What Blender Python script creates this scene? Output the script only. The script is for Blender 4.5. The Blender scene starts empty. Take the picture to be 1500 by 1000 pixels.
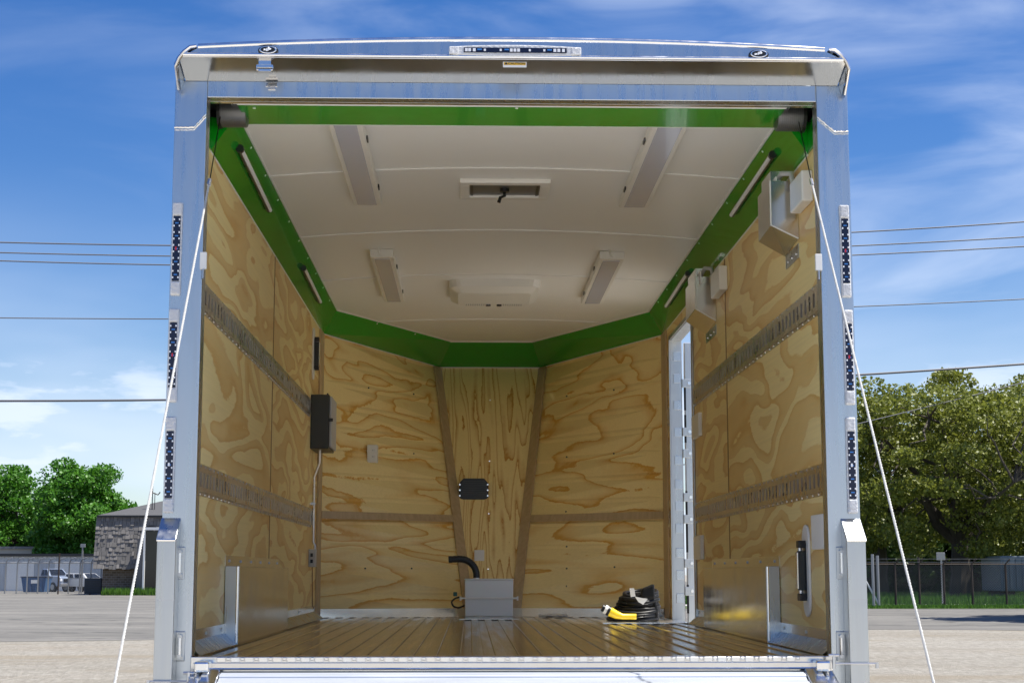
import bpy, bmesh, math, random
import numpy as np
from mathutils import Vector, Matrix
R = math.radians
scene = bpy.context.scene
COL = scene.collection

# ------------------------------------------------------------------ camera
H = 1.05                                   # eye height above the gravel
F = 2366.0                                 # focal length in photograph pixels (1500 wide)
TH = R(8.154); PS = math.atan(61.5 / F * math.cos(TH))
CAM = Vector((-0.1508, -5.699, H))
fw = Vector((math.sin(PS) * math.cos(TH), math.cos(PS) * math.cos(TH), math.sin(TH)))
rt = Vector((math.cos(PS), -math.sin(PS), 0)); up = rt.cross(fw)
cd = bpy.data.cameras.new('camera'); cam = bpy.data.objects.new('camera', cd); COL.objects.link(cam)
cd.sensor_width = 36; cd.lens = 36 * F / 1500; cd.clip_start = .05; cd.clip_end = 3000
cam.matrix_world = Matrix(((rt.x, up.x, -fw.x, CAM.x), (rt.y, up.y, -fw.y, CAM.y), (rt.z, up.z, -fw.z, CAM.z), (0, 0, 0, 1)))
scene.camera = cam

# ------------------------------------------------------------------ world, sun, exposure
SUN = Vector((0.40, -0.055, 0.915)).normalized()
world = bpy.data.worlds.new("World"); scene.world = world; world.use_nodes = True
nt = world.node_tree; nt.nodes.clear()
def N(t, ty, **kw):
    n = t.nodes.new(ty)
    for k, v in kw.items(): setattr(n, k, v)
    return n
out = N(nt, 'ShaderNodeOutputWorld'); bg = N(nt, 'ShaderNodeBackground'); sky = N(nt, 'ShaderNodeTexSky')
sky.sky_type = 'NISHITA'; sky.sun_disc = False
sky.sun_elevation = math.asin(SUN.z); sky.sun_rotation = math.atan2(SUN.x, SUN.y)
sky.air_density = 1.0; sky.dust_density = 0.35; sky.ozone_density = 2.2; sky.altitude = 200
tc = N(nt, 'ShaderNodeTexCoord')
def cloud(scale, loc, det, lo, hi, rough=.55, dist=0.0):
    mp = N(nt, 'ShaderNodeMapping'); mp.inputs['Scale'].default_value = scale; mp.inputs['Location'].default_value = loc
    nt.links.new(tc.outputs['Generated'], mp.inputs['Vector'])
    no = N(nt, 'ShaderNodeTexNoise'); no.inputs['Scale'].default_value = 1; no.inputs['Detail'].default_value = det
    no.inputs['Roughness'].default_value = rough; no.inputs['Distortion'].default_value = dist
    nt.links.new(mp.outputs[0], no.inputs['Vector'])
    mr = N(nt, 'ShaderNodeMapRange'); mr.interpolation_type = 'SMOOTHSTEP'
    mr.inputs['From Min'].default_value = lo; mr.inputs['From Max'].default_value = hi
    nt.links.new(no.outputs['Fac'], mr.inputs['Value']); return mr.outputs[0]
def wmath(op, a, b):
    m = N(nt, 'ShaderNodeMath', operation=op); m.use_clamp = True
    for i, v in enumerate((a, b)):
        if isinstance(v, (int, float)): m.inputs[i].default_value = v
        else: nt.links.new(v, m.inputs[i])
    return m.outputs[0]
sepw = N(nt, 'ShaderNodeSeparateXYZ'); nt.links.new(tc.outputs['Generated'], sepw.inputs[0])
def ele(a, b):
    mr = N(nt, 'ShaderNodeMapRange'); mr.interpolation_type = 'SMOOTHSTEP'
    mr.inputs['From Min'].default_value = a; mr.inputs['From Max'].default_value = b
    nt.links.new(sepw.outputs['Z'], mr.inputs['Value']); return mr.outputs[0]
wisp = cloud((5, 3, 17), (3.1, 1.0, 2.4), 7, .40, .78, .5, .6)
veil = cloud((2.6, 2.0, 9), (7.3, 2.0, .7), 4, .30, .70)
puff = cloud((7, 5, 24), (2.93, 5.2, 4.1), 7, .44, .58)
low = ele(.25, .02)
side = N(nt, 'ShaderNodeMapRange'); side.interpolation_type = 'SMOOTHSTEP'; side.inputs['From Min'].default_value = -.28; side.inputs['From Max'].default_value = .22; side.inputs['To Min'].default_value = .12; side.inputs['To Max'].default_value = .5; nt.links.new(sepw.outputs['X'], side.inputs['Value'])
m1 = wmath('MULTIPLY', wisp, side.outputs[0])
m2 = wmath('MULTIPLY', wmath('MULTIPLY', veil, low), .75)
m3 = wmath('MULTIPLY', wmath('MULTIPLY', puff, ele(.16, .10)), .85)
m4 = wmath('MULTIPLY', ele(.19, -.02), .42)
mask = wmath('MAXIMUM', wmath('MAXIMUM', m1, m2), wmath('MAXIMUM', m3, m4))
mx = N(nt, 'ShaderNodeMix', data_type='RGBA'); mx.inputs['B'].default_value = (6.6, 7.4, 8.9, 1)
hs = N(nt, 'ShaderNodeHueSaturation'); hs.inputs['Saturation'].default_value = 1.40; hs.inputs['Hue'].default_value = .514; hs.inputs['Value'].default_value = .97
nt.links.new(sky.outputs[0], hs.inputs['Color']); nt.links.new(mask, mx.inputs['Factor']); nt.links.new(hs.outputs[0], mx.inputs['A'])
nt.links.new(mx.outputs['Result'], bg.inputs['Color']); bg.inputs['Strength'].default_value = 0.0595
nt.links.new(bg.outputs[0], out.inputs['Surface'])
sl = bpy.data.lights.new('sun', 'SUN'); sun = bpy.data.objects.new('sun', sl); COL.objects.link(sun)
sl.energy = 3.8; sl.angle = R(.5); sl.color = (1, .955, .88)
sun.rotation_euler = SUN.to_track_quat('Z', 'Y').to_euler()
vs = scene.view_settings; vs.view_transform = 'Standard'; vs.look = 'None'; vs.exposure = 1.2; vs.gamma = 1
scene.render.engine = 'CYCLES'
scene.cycles.max_bounces = 14; scene.cycles.diffuse_bounces = 12; scene.cycles.glossy_bounces = 6
scene.cycles.transparent_max_bounces = 24; scene.cycles.use_denoising = True
scene.cycles.sample_clamp_indirect = 6

# ------------------------------------------------------------------ helpers
def P(px, py, axis, val):
    """point of the plane axis=val seen at photograph pixel px,py (a survey of the real positions)"""
    d = rt * (px - 750) - up * (py - 500) + fw * F
    return CAM + d * ((val - CAM[axis]) / d[axis])
def at(px, py, dist):
    return P(px, py, 1, CAM.y + dist)

class MB:
    def __init__(s): s.v = []; s.f = []; s.m = []
    def poly(s, pts, m=0):
        b = len(s.v); s.v += [tuple(p) for p in pts]; s.f.append(tuple(range(b, b + len(pts)))); s.m.append(m); return s
    def hexa(s, p, m=0):
        b = len(s.v); s.v += [tuple(q) for q in p]
        for f in ((0, 3, 2, 1), (4, 5, 6, 7), (0, 1, 5, 4), (1, 2, 6, 5), (2, 3, 7, 6), (3, 0, 4, 7)):
            s.f.append(tuple(b + i for i in f)); s.m.append(m)
        return s
    def box(s, x0, x1, y0, y1, z0, z1, m=0):
        return s.hexa([(x0, y0, z0), (x1, y0, z0), (x1, y1, z0), (x0, y1, z0), (x0, y0, z1), (x1, y0, z1), (x1, y1, z1), (x0, y1, z1)], m)
    def prism(s, pts, d, m=0):
        """closed polygon pts swept by vector d"""
        n = len(pts); b = len(s.v); d = Vector(d)
        s.v += [tuple(Vector(p)) for p in pts] + [tuple(Vector(p) + d) for p in pts]
        s.f.append(tuple(range(b + n - 1, b - 1, -1))); s.f.append(tuple(range(b + n, b + 2 * n))); s.m += [m, m]
        for i in range(n):
            j = (i + 1) % n; s.f.append((b + i, b + j, b + n + j, b + n + i)); s.m.append(m)
        return s
    def tube(s, pts, r, seg=8, m=0, cap=True):
        pts = [Vector(p) for p in pts]; n = len(pts); b = len(s.v)
        rr = r if isinstance(r, (list, tuple)) else [r] * n
        t0 = (pts[1] - pts[0]).normalized()
        u = t0.orthogonal().normalized()
        for i, p in enumerate(pts):
            t = (pts[min(i + 1, n - 1)] - pts[max(i - 1, 0)]).normalized()
            u = (u - t * u.dot(t)).normalized(); w = t.cross(u)
            for k in range(seg):
                a = 2 * math.pi * k / seg
                s.v.append(tuple(p + (u * math.cos(a) + w * math.sin(a)) * rr[i]))
        for i in range(n - 1):
            for k in range(seg):
                k2 = (k + 1) % seg
                s.f.append((b + i * seg + k, b + i * seg + k2, b + (i + 1) * seg + k2, b + (i + 1) * seg + k)); s.m.append(m)
        if cap:
            s.f.append(tuple(range(b + seg - 1, b - 1, -1))); s.f.append(tuple(range(b + (n - 1) * seg, b + n * seg))); s.m += [m, m]
        return s
    def disc(s, c, nrm, r, h, seg=10, m=0):
        c = Vector(c); nrm = Vector(nrm).normalized(); return s.tube([c, c + nrm * h], r, seg, m)
    def build(s, name, mats, parent=None, bevel=0, smooth=False, label=None, seg=2):
        me = bpy.data.meshes.new(name); me.from_pydata(s.v, [], s.f)
        mats = mats if isinstance(mats, (list, tuple)) else [mats]
        for mt in mats: me.materials.append(mt)
        me.polygons.foreach_set('material_index', s.m)
        bm = bmesh.new(); bm.from_mesh(me); bmesh.ops.recalc_face_normals(bm, faces=bm.faces); bm.to_mesh(me); bm.free()
        if smooth:
            me.polygons.foreach_set('use_smooth', [True] * len(me.polygons))
            me.set_sharp_from_angle(angle=R(40))
        o = bpy.data.objects.new(name, me); COL.objects.link(o)
        if parent: o.parent = parent
        if bevel:
            b = o.modifiers.new('bevel', 'BEVEL'); b.width = bevel; b.segments = seg; b.limit_method = 'ANGLE'; b.angle_limit = R(35)
        if label: o['label'] = label
        return o
def tag(o, label=None, cat=None, group=None, kind=None):
    for k, v in (('label', label), ('category', cat), ('group', group), ('kind', kind)):
        if v: o[k] = v
    return o
def thing(name, loc, label, cat, group=None):
    o = bpy.data.objects.new(name, None); COL.objects.link(o); o.location = loc; o.empty_display_size = .2
    return tag(o, label, cat, group)
def localize(root):
    """keep children where they were modelled in world space"""
    bpy.context.view_layer.update()
    for c in root.children: c.matrix_parent_inverse = root.matrix_world.inverted()

# ------------------------------------------------------------------ materials
def mat(name, col, rough=.5, metal=0, **kw):
    m = bpy.data.materials.new(name); m.use_nodes = True; b = m.node_tree.nodes['Principled BSDF']
    b.inputs['Base Color'].default_value = (*col, 1); b.inputs['Roughness'].default_value = rough; b.inputs['Metallic'].default_value = metal
    for k, v in kw.items(): b.inputs[k.replace('_', ' ')].default_value = v
    return m
def nodes(m): return m.node_tree, m.node_tree.nodes['Principled BSDF']
def noise(t, vec, scale, det=3, rough=.5, dist=0, mscale=None, mloc=None, mrot=None):
    if mscale or mloc or mrot:
        mp = N(t, 'ShaderNodeMapping'); t.links.new(vec, mp.inputs['Vector']); vec = mp.outputs[0]
        if mscale: mp.inputs['Scale'].default_value = mscale
        if mloc: mp.inputs['Location'].default_value = mloc
        if mrot: mp.inputs['Rotation'].default_value = mrot
    n = N(t, 'ShaderNodeTexNoise'); n.inputs['Scale'].default_value = scale; n.inputs['Detail'].default_value = det
    n.inputs['Roughness'].default_value = rough; n.inputs['Distortion'].default_value = dist
    t.links.new(vec, n.inputs['Vector']); return n.outputs['Fac']
def ramp(t, fac, stops):
    r = N(t, 'ShaderNodeValToRGB'); e = r.color_ramp.elements
    while len(e) < len(stops): e.new(.5)
    for el, (p, c) in zip(e, stops): el.position = p; el.color = (*c, 1) if len(c) == 3 else c
    t.links.new(fac, r.inputs['Fac']); return r.outputs['Color']
def mathn(t, op, a, b=0.0, c=0.0):
    m = N(t, 'ShaderNodeMath', operation=op)
    for i, v in enumerate((a, b, c)):
        if isinstance(v, (int, float)): m.inputs[i].default_value = v
        else: t.links.new(v, m.inputs[i])
    return m.outputs[0]
def mixc(t, fac, a, b, mode='MIX'):
    m = N(t, 'ShaderNodeMix', data_type='RGBA', blend_type=mode)
    for k, v in (('Factor', fac), ('A', a), ('B', b)):
        if isinstance(v, (int, float)): m.inputs[k].default_value = v
        elif isinstance(v, tuple): m.inputs[k].default_value = (*v, 1)
        else: t.links.new(v, m.inputs[k])
    return m.outputs['Result']
def maprange(t, v, a, b, c, d):
    m = N(t, 'ShaderNodeMapRange')
    for k, x in (('From Min', a), ('From Max', b), ('To Min', c), ('To Max', d)): m.inputs[k].default_value = x
    t.links.new(v, m.inputs['Value']); return m.outputs[0]
def bump(t, b, h, dist=.01, strength=.5):
    n = N(t, 'ShaderNodeBump'); n.inputs['Strength'].default_value = strength; n.inputs['Distance'].default_value = dist
    t.links.new(h, n.inputs['Height']); t.links.new(n.outputs[0], b.inputs['Normal'])
def oc(t): return N(t, 'ShaderNodeTexCoord').outputs['Object']

def aluminium(name, col=(.80, .81, .83), r0=.16, r1=.34, stretch=(2, 2, 2), dirt=.25):
    m = mat(name, col, .25, 1); t, b = nodes(m); v = oc(t)
    n = noise(t, v, 3, 5, .6, mscale=stretch)
    t.links.new(maprange(t, n, .3, .7, r0, r1), b.inputs['Roughness'])
    n2 = noise(t, v, 3, 5, .6, .2, tuple(q * .8 for q in stretch))
    c = mixc(t, maprange(t, n2, .52, .74, 0, dirt), col, (.46, .46, .46))
    t.links.new(c, b.inputs['Base Color'])
    n3 = noise(t, v, 1.7, 2, .5)
    bump(t, b, n3, .01, .12)
    return m
M_alu = aluminium('frame_aluminium', (.56, .60, .64), .22, .36, (9, 9, .7), .28)
M_post = aluminium('brushed_aluminium', (.54, .56, .57), .24, .42, (14, 14, .6), .3)
M_mill = aluminium('mill_aluminium', (.74, .74, .74), .12, .24, (2, 2, 2), .12)
M_bright = aluminium('bright_aluminium', (.88, .88, .88), .12, .3, (4, 4, 4), .1)
M_track = aluminium('galvanised_track', (.70, .66, .60), .22, .4, (3, 6, 3), .2)
M_steel = mat('zinc_steel', (.62, .63, .65), .28, 1)
M_drum = mat('dark_zinc_drum', (.20, .20, .20), .4, .8)
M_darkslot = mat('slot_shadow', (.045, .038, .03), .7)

def plywood(name, seed, grain, light=(.96, .76, .35), dark=(.74, .37, .05), k=5.5, sc=(1, 1, 1), fig=1.0, thin=False):
    """grain: axis index along which the figure is stretched"""
    m = mat(name, light, .42); t, b = nodes(m); v = oc(t)
    s = [2.3, 2.3, 2.3]; s[grain] = .60
    s = [a * c * fig for a, c in zip(s, sc)]
    n = noise(t, v, 1, 2.2, .42, .35, tuple(s), (seed * 3.7, seed * 1.9, seed * 2.3))
    fs = [16, 16, 16]; fs[grain] = 3
    rag = noise(t, v, 1, 6, .75, 0, tuple(fs), (seed, 0, 0))
    n = mathn(t, 'ADD', n, mathn(t, 'MULTIPLY', mathn(t, 'SUBTRACT', rag, .5), .05))
    s1 = mathn(t, 'FRACT', mathn(t, 'MULTIPLY', n, k))
    mid = tuple(.52 * a + .48 * d for a, d in zip(light, dark))
    if thin: st = [(0, light), (.52, light), (.72, tuple(.75 * a + .25 * d for a, d in zip(light, dark))), (.86, mid), (.93, dark), (.98, dark), (1, tuple(.8 * a + .2 * d for a, d in zip(light, dark)))]
    else: st = [(0, light), (.44, light), (.49, mid), (.60, tuple(.6 * a + .4 * d for a, d in zip(light, dark))), (.80, mid), (.93, tuple(.3 * a + .7 * d for a, d in zip(light, dark))), (.975, tuple(.3 * a + .7 * d for a, d in zip(light, dark))), (1, light)]
    c1 = ramp(t, s1, st)
    fi = [95, 95, 95]; fi[grain] = 2.0
    fib = noise(t, v, 1, 4, .6, 0, tuple(fi))
    c2 = mixc(t, maprange(t, fib, .42, .75, 0, .30), c1, tuple(a * .72 for a in light))
    pt = noise(t, v, 2.2, 3, .6, 0, None, None)
    c3 = mixc(t, maprange(t, pt, .4, .7, 0, .15), c2, (.80, .60, .33))
    t.links.new(c3, b.inputs['Base Color']); bump(t, b, fib, .0015, .35)
    b.inputs['Roughness'].default_value = .44
    return m
M_green = mat('green_gloss_panel', (.006, .30, .012), .13, 0, Coat_Weight=.3, Coat_Roughness=.03)
t, b = nodes(M_green); v = oc(t); bump(t, b, noise(t, v, 1.6, 2, .5), .02, .12)
M_white = mat('white_ceiling_panel', (.78, .765, .71), .38); t, b = nodes(M_white); v = oc(t)
t.links.new(mixc(t, maprange(t, noise(t, v, 3, 4, .6), .45, .75, 0, .12), (.90, .89, .85), (.84, .825, .77)), b.inputs['Base Color'])
bump(t, b, noise(t, v, .9, 1, .5), .05, .12)
M_trimwhite = mat('white_trim', (.80, .79, .75), .35)
M_plastic = mat('white_plastic', (.82, .80, .74), .32)
M_greyplastic = mat('grey_plastic', (.50, .50, .50), .4)
M_diff = mat('frosted_diffuser', (.52, .55, .66), .2, 0, Coat_Weight=.4)
M_black = mat('black_plastic', (.013, .014, .017), .36)
M_rubber = mat('black_rubber', (.008, .008, .008), .42, 0, Specular_IOR_Level=.3)
M_panelbox = mat('grey_powder_coat', (.028, .032, .032), .42)
M_trimwood = mat('taupe_trim_strip', (.40, .28, .15), .45); t, b = nodes(M_trimwood); v = oc(t)
t.links.new(mixc(t, maprange(t, noise(t, v, 1, 4, .6, 0, (40, 40, 3)), .35, .7, 0, 1), (.56, .41, .24), (.46, .33, .18)), b.inputs['Base Color'])
M_screw = mat('dark_screw', (.05, .05, .05), .35, .8)
M_navy = mat('navy_circuit_board', (.006, .010, .035), .25)
M_led = mat('white_led_chip', (.85, .87, .9), .25)
M_blueled = mat('blue_part', (.05, .22, .6), .3)
M_lens = mat('clear_lens', (.93, .94, .95), .12, 0, Transmission_Weight=.35, IOR=1.45); t, b = nodes(M_lens)
bump(t, b, noise(t, oc(t), 90, 1, .5), .004, .9)
M_yellow = mat('yellow_plug_rubber', (.85, .60, .02), .35)
M_rope = mat('white_rope', (.78, .78, .75), .7); t, b = nodes(M_rope)
t.links.new(mixc(t, noise(t, oc(t), 60, 3, .6), (.36, .36, .35), (.66, .66, .63)), b.inputs['Base Color'])
M_floor = mat('ribbed_floor_plank', (.50, .47, .43), .16, 1); t, b = nodes(M_floor); v = oc(t)
n = noise(t, v, 1, 5, .6, 0, (30, 1.2, 1)); t.links.new(maprange(t, n, .3, .7, .10, .26), b.inputs['Roughness'])
t.links.new(mixc(t, maprange(t, noise(t, v, 7, 5, .7), .45, .75, 0, .5), (.70, .65, .57), (.40, .36, .31)), b.inputs['Base Color'])
M_ramp = aluminium('ramp_plank', (.50, .54, .61), .38, .5, (1, 8, 1), .15); nodes(M_ramp)[1].inputs['Metallic'].default_value = .5
M_box = mat('translucent_plastic', (.80, .82, .82), .35, 0, Subsurface_Weight=.15)
M_skin = mat('white_side_skin', (.75, .75, .75), .3)
M_brass = mat('pale_tag_paper', (.8, .8, .78), .6)
M_amber = mat('sticker_amber', (.85, .50, .02), .5)
M_ink = mat('sticker_ink', (.03, .025, .02), .6)
M_redchip = mat('red_part', (.5, .02, .03), .3)

# ------------------------------------------------------------------ the trailer
W = 1.15                 # plywood face
Z0 = H - .288            # deck
ZT = P(303, 143, 1, 0).z           # head of the opening
ZC = H + 1.60            # foot of the green cove
ZE = H + 1.752           # edge of the ceiling
XE = 1.052               # ceiling edge
YC = 5.12                # corner where the nose begins
TR = thing('cargo_trailer', (0, 0, 0), 'open aluminium cargo trailer with plywood walls and green cove, ramp down', 'trailer')
def part(mb, name, m, parent=TR, **kw): return mb.build(name, m, parent, **kw)

# rear frame
zo = H + 1.769
for sx in (-1, 1):
    x0, x1 = sorted((sx * 1.11, sx * 1.226))
    po = MB().box(x0, x1, 0, .075, .42, zo)
    pf = part(po, 'rear_post', M_alu, bevel=.004)
    # lower section skin (heavier brushed tube)
    wb = MB()
    a = P(254 if sx < 0 else 1243, 187 if sx < 0 else 193, 1, -.002)
    b_ = P(284 if sx < 0 else 1222, 187 if sx < 0 else 193, 1, -.002)
    c_ = P(302 if sx < 0 else 1200, 168 if sx < 0 else 172, 1, -.002)
    a.x = sx * 1.224; c_.x = sx * 1.112
    bead = []
    for p, q in ((a, b_), (b_, c_)):
        for i in range(12): bead.append(p.lerp(q, i / 12) + Vector((0, random.uniform(-.0008, .0008), random.uniform(-.0012, .0012))))
    bead.append(c_)
    wb.tube(bead, [random.uniform(.003, .0046) for _ in bead], 6)
    part(wb, 'weld_bead', M_bright, pf, smooth=True)
    wb = MB().tube([p + Vector((0, 0, -.009)) for p in bead], .0016, 5); part(wb, 'weld_edge', M_bright, pf)
hd = MB().box(-1.11, 1.11, .0, .075, ZT, zo)
HD = part(hd, 'header_beam', M_alu, bevel=.003)
# spoiler above the opening
yo = -.142
zf0 = P(750, 86.5, 1, yo).z; zb = zf0
mb = MB(); n = 36
top = []
for i in range(n + 1):
    px = 290 + (1208 - 290) * i / n
    u = (px - 750) / 460
    py = 55 + 12.5 * abs(u) ** 2.1 + 2.5 * u
    top.append(P(px, py + 5.5, 1, yo))
lz = zb + .012
outl = [Vector((-1.185, yo, lz))] + [Vector((-1.18, yo, top[0].z - .035)), Vector((-1.150, yo, top[0].z - .012))] + top + [Vector((1.150, yo, top[-1].z - .012)), Vector((1.18, yo, top[-1].z - .035)), Vector((1.185, yo, lz))]

for i in range(len(top) - 1):
    p, q = top[i], top[i + 1]; mb.hexa([(p.x, yo, zb), (q.x, yo, zb), (q.x, yo + .012, zb), (p.x, yo + .012, zb), (p.x, yo, p.z), (q.x, yo, q.z), (q.x, yo + .012, q.z), (p.x, yo + .012, p.z)])
for sx, p in ((-1, top[0]), (1, top[-1])):
    mb.hexa([(p.x, yo, zb), (sx * 1.185, yo, zb), (sx * 1.185, yo + .012, zb), (p.x, yo + .012, zb), (p.x, yo, p.z), (sx * 1.175, yo, p.z - .030), (sx * 1.175, yo + .012, p.z - .030), (p.x, yo + .012, p.z)])
SP = part(mb, 'spoiler_face', M_alu)
mb = MB().hexa([(-1.19, yo - .002, zb - .003), (1.19, yo - .002, zb - .003), (1.19, -.001, zo - .003), (-1.19, -.001, zo - .003), (-1.19, yo - .002, zb + .008), (1.19, yo - .002, zb + .008), (1.19, -.001, zo + .010), (-1.19, -.001, zo + .010)]); part(mb, 'spoiler_soffit', aluminium('dull_aluminium', (.56, .56, .56), .12, .24, (2, 2, 2), .12), bevel=.002)
mb = MB().tube([(-1.185, yo - .003, zb + .006), (1.185, yo - .003, zb + .006)], .0075, 10); part(mb, 'spoiler_lip', M_bright, smooth=True)
# roof edge trim (lighter rounded strip) and roof sheet
mb = MB().tube([p + Vector((0, .006, .006)) for p in top], .011, 10); part(mb, 'roof_edge_trim', M_bright, smooth=True)
mb = MB()
for i in range(n):
    p, q = top[i], top[i + 1]
    p1 = Vector((p.x, 5.4, p.z + .01)); q1 = Vector((q.x, 5.4, q.z + .01))
    mb.poly([p + Vector((0, .01, .008)), q + Vector((0, .01, .008)), q1, p1])
    s = .38
    mb.poly([p1, q1, Vector((q.x * s, 7.15, q.z + .01)), Vector((p.x * s, 7.15, p.z + .01))])
part(mb, 'roof_sheet', M_skin, smooth=True)
# rounded corner caps
for sx in (-1, 1):
    e = []
    tp = top[0] if sx < 0 else top[-1]
    prof = [(sx * 1.128, tp.z + .006), (sx * 1.150, tp.z + .002), (sx * 1.172, tp.z - .016), (sx * 1.190, tp.z - .040), (sx * 1.200, tp.z - .066), (sx * 1.203, zb - .02), (sx * 1.208, zo - .045)]
    mb = MB(); fr = []; bk = []
    ys = [yo, yo, yo, yo, yo, yo + .015, -.03]
    for (x, z), y in zip(prof, ys): fr.append(Vector((x, y - .004, z))); bk.append(Vector((sx * max(abs(x), 1.13) + sx * .02 * (abs(x) > 1.19), .05, z)))
    for i in range(len(fr) - 1): mb.poly([fr[i], fr[i + 1], bk[i + 1], bk[i]])
    part(mb, 'corner_cap', M_mill, smooth=True)
    mb = MB().tube(fr, [.006, .008, .008, .008, .007, .006, .004], 8); part(mb, 'corner_cap_rim', M_bright, smooth=True)
    mb = MB().poly([(sx * 1.192, yo, zb), (sx * 1.192, -.002, zo), (sx * 1.204, -.002, zo - .04), (sx * 1.2, -.07, zo - .01)])
    part(mb, 'corner_gusset', M_alu)
# marker lights on the spoiler
def oval(mb, c, rx, rz, y, h, m=0, n=20):
    mb.prism([(c.x + rx * math.cos(2 * math.pi * i / n), y, c.z + rz * math.sin(2 * math.pi * i / n)) for i in range(n)], (0, h, 0), m)
for px, py in ((393, 75), (1111, 81)):
    c = P(px, py, 1, yo); mb = MB(); oval(mb, c, .036, .0185, yo - .010, .011)
    ml = part(mb, 'marker_light', M_screw, bevel=.003)
    mb = MB(); oval(mb, c + Vector((0, 0, .001)), .031, .0145, yo - .013, .004); part(mb, 'chrome_ring', M_bright, ml, bevel=.002)
    mb = MB(); oval(mb, c + Vector((0, 0, .001)), .026, .0105, yo - .0145, .002); part(mb, 'reflector', M_black, ml)
    rk = random.Random(int(px)); mb = MB()
    for q in range(9):
        a0 = rk.uniform(0, 6.28); r0 = rk.uniform(.1, .9); xx, zz = c.x + .017 * r0 * math.cos(a0), c.z + .001 + .007 * r0 * math.sin(a0); w0 = rk.uniform(.002, .005)
        mb.hexa([(xx - w0, yo - .017, zz - .003), (xx + w0 * .3, yo - .018, zz - .003), (xx + w0, yo - .0146, zz), (xx - w0, yo - .0146, zz), (xx - w0 * .6, yo - .0175, zz + .003), (xx + w0 * .8, yo - .016, zz + .003), (xx + w0, yo - .0146, zz + .004), (xx - w0, yo - .0146, zz + .004)])
    part(mb, 'lens_facets', M_led, ml)
# long centre light bar
c0 = P(658, 75, 1, yo); c1 = P(851, 77, 1, yo); cz = (c0.z + c1.z) / 2; cxm = (c0.x + c1.x) / 2; hw = (c1.x - c0.x) / 2
def lensbar(u): return .014 + .008 * (1 - u * u)
pts = [(cxm + hw * (i / 14), yo - .012, cz + lensbar(i / 14) * (1 if abs(i) < 14 else .5)) for i in range(-14, 15)] + [(cxm + hw * (i / 14), yo - .012, cz - lensbar(i / 14) * (1 if abs(i) < 14 else .5)) for i in range(14, -15, -1)]
LB = part(MB().prism(pts, (0, .013, 0)), 'brake_light', M_lens, bevel=.004)
for s in (-1, 1):
    mb = MB().box(cxm + s * hw - .034 * (s > 0) - .0, cxm + s * hw + .034 * (s < 0), yo - .018, yo - .011, cz - .015, cz + .013); part(mb, 'end_cap', M_lens, LB, bevel=.005)
mb = MB().box(cxm - hw * .78, cxm + hw * .78, yo - .0150, yo - .0125, cz - .0085, cz + .0095); part(mb, 'led_board', M_navy, LB)
mb = MB()
for u in (-.74, -.69, -.62, -.46, -.22, -.06, -.005, .05, .22, .44, .60, .66, .73):
    s = .0045 if abs(u) in (.46, .22, .44) else .0062; mb.box(cxm + hw * u - s * .8, cxm + hw * u + s * .8, yo - .0165, yo - .0148, cz - s + .001, cz + s)
part(mb, 'led_chips', M_led, LB)
mb = MB()
for u in (-.54, -.13, .52): mb.box(cxm + hw * u - .008, cxm + hw * u + .008, yo - .0160, yo - .0148, cz, cz + .005)
part(mb, 'blue_chips', M_blueled, LB)
# caution sticker on the soffit lip
c = P(754, 95, 1, yo - .006)
STK = part(MB().box(c.x - .042, c.x + .042, c.y - .001, c.y + .0015, c.z - .010, c.z + .010), 'warning_sticker', M_brass)
part(MB().box(c.x - .039, c.x + .039, c.y - .0016, c.y - .0011, c.z - .002, c.z + .008), 'yellow_band', M_amber, STK)
def text(s, size, parent, name, m, loc, rot, ext=.0004):
    cu = bpy.data.curves.new(name, 'FONT'); cu.body = s; cu.size = size; cu.extrude = ext; cu.align_x = 'CENTER'; cu.align_y = 'CENTER'; cu.offset = size * .012
    o = bpy.data.objects.new(name, cu); COL.objects.link(o)
    bpy.context.view_layer.update(); me = bpy.data.meshes.new_from_object(o); bpy.data.objects.remove(o)
    me.transform(Matrix.Translation(loc) @ rot); me.materials.clear(); me.materials.append(m)
    o = bpy.data.objects.new(name, me); COL.objects.link(o); o.parent = parent; return o
text('\u25B2CAUTION', .0118, STK, 'lettering', M_ink, (c.x, c.y - .0022, c.z + .003), Matrix.Rotation(R(90), 4, 'X') @ Matrix.Scale(1.15, 4, (1, 0, 0)))
# ramp latch staple under the spoiler
c = P(388, 93, 1, yo + .02)
mb = MB().box(c.x - .022, c.x + .022, c.y - .004, c.y + .006, c.z - .006, c.z + .012)
mb.box(c.x - .030, c.x + .030, c.y - .004, c.y + .004, c.z - .016, c.z - .006).box(c.x - .022, c.x + .022, c.y - .004, c.y + .002, c.z - .030, c.z - .022)
mb.tube([(c.x - .028, c.y, c.z - .012), (c.x - .028, c.y, c.z - .024), (c.x + .028, c.y, c.z - .024), (c.x + .028, c.y, c.z - .012)], .004, 8)
part(mb, 'latch_keeper', M_mill, bevel=.002)
c = P(398, 126, 1, -.001)
part(MB().box(c.x - .022, c.x + .022, -.006, 0, c.z - .004, c.z + .010).box(c.x - .013, c.x + .015, -.008, 0, c.z - .016, c.z - .004), 'latch_reflection', M_mill, bevel=.001)  # solid plate shaped as the keeper's reflection in the header

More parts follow.
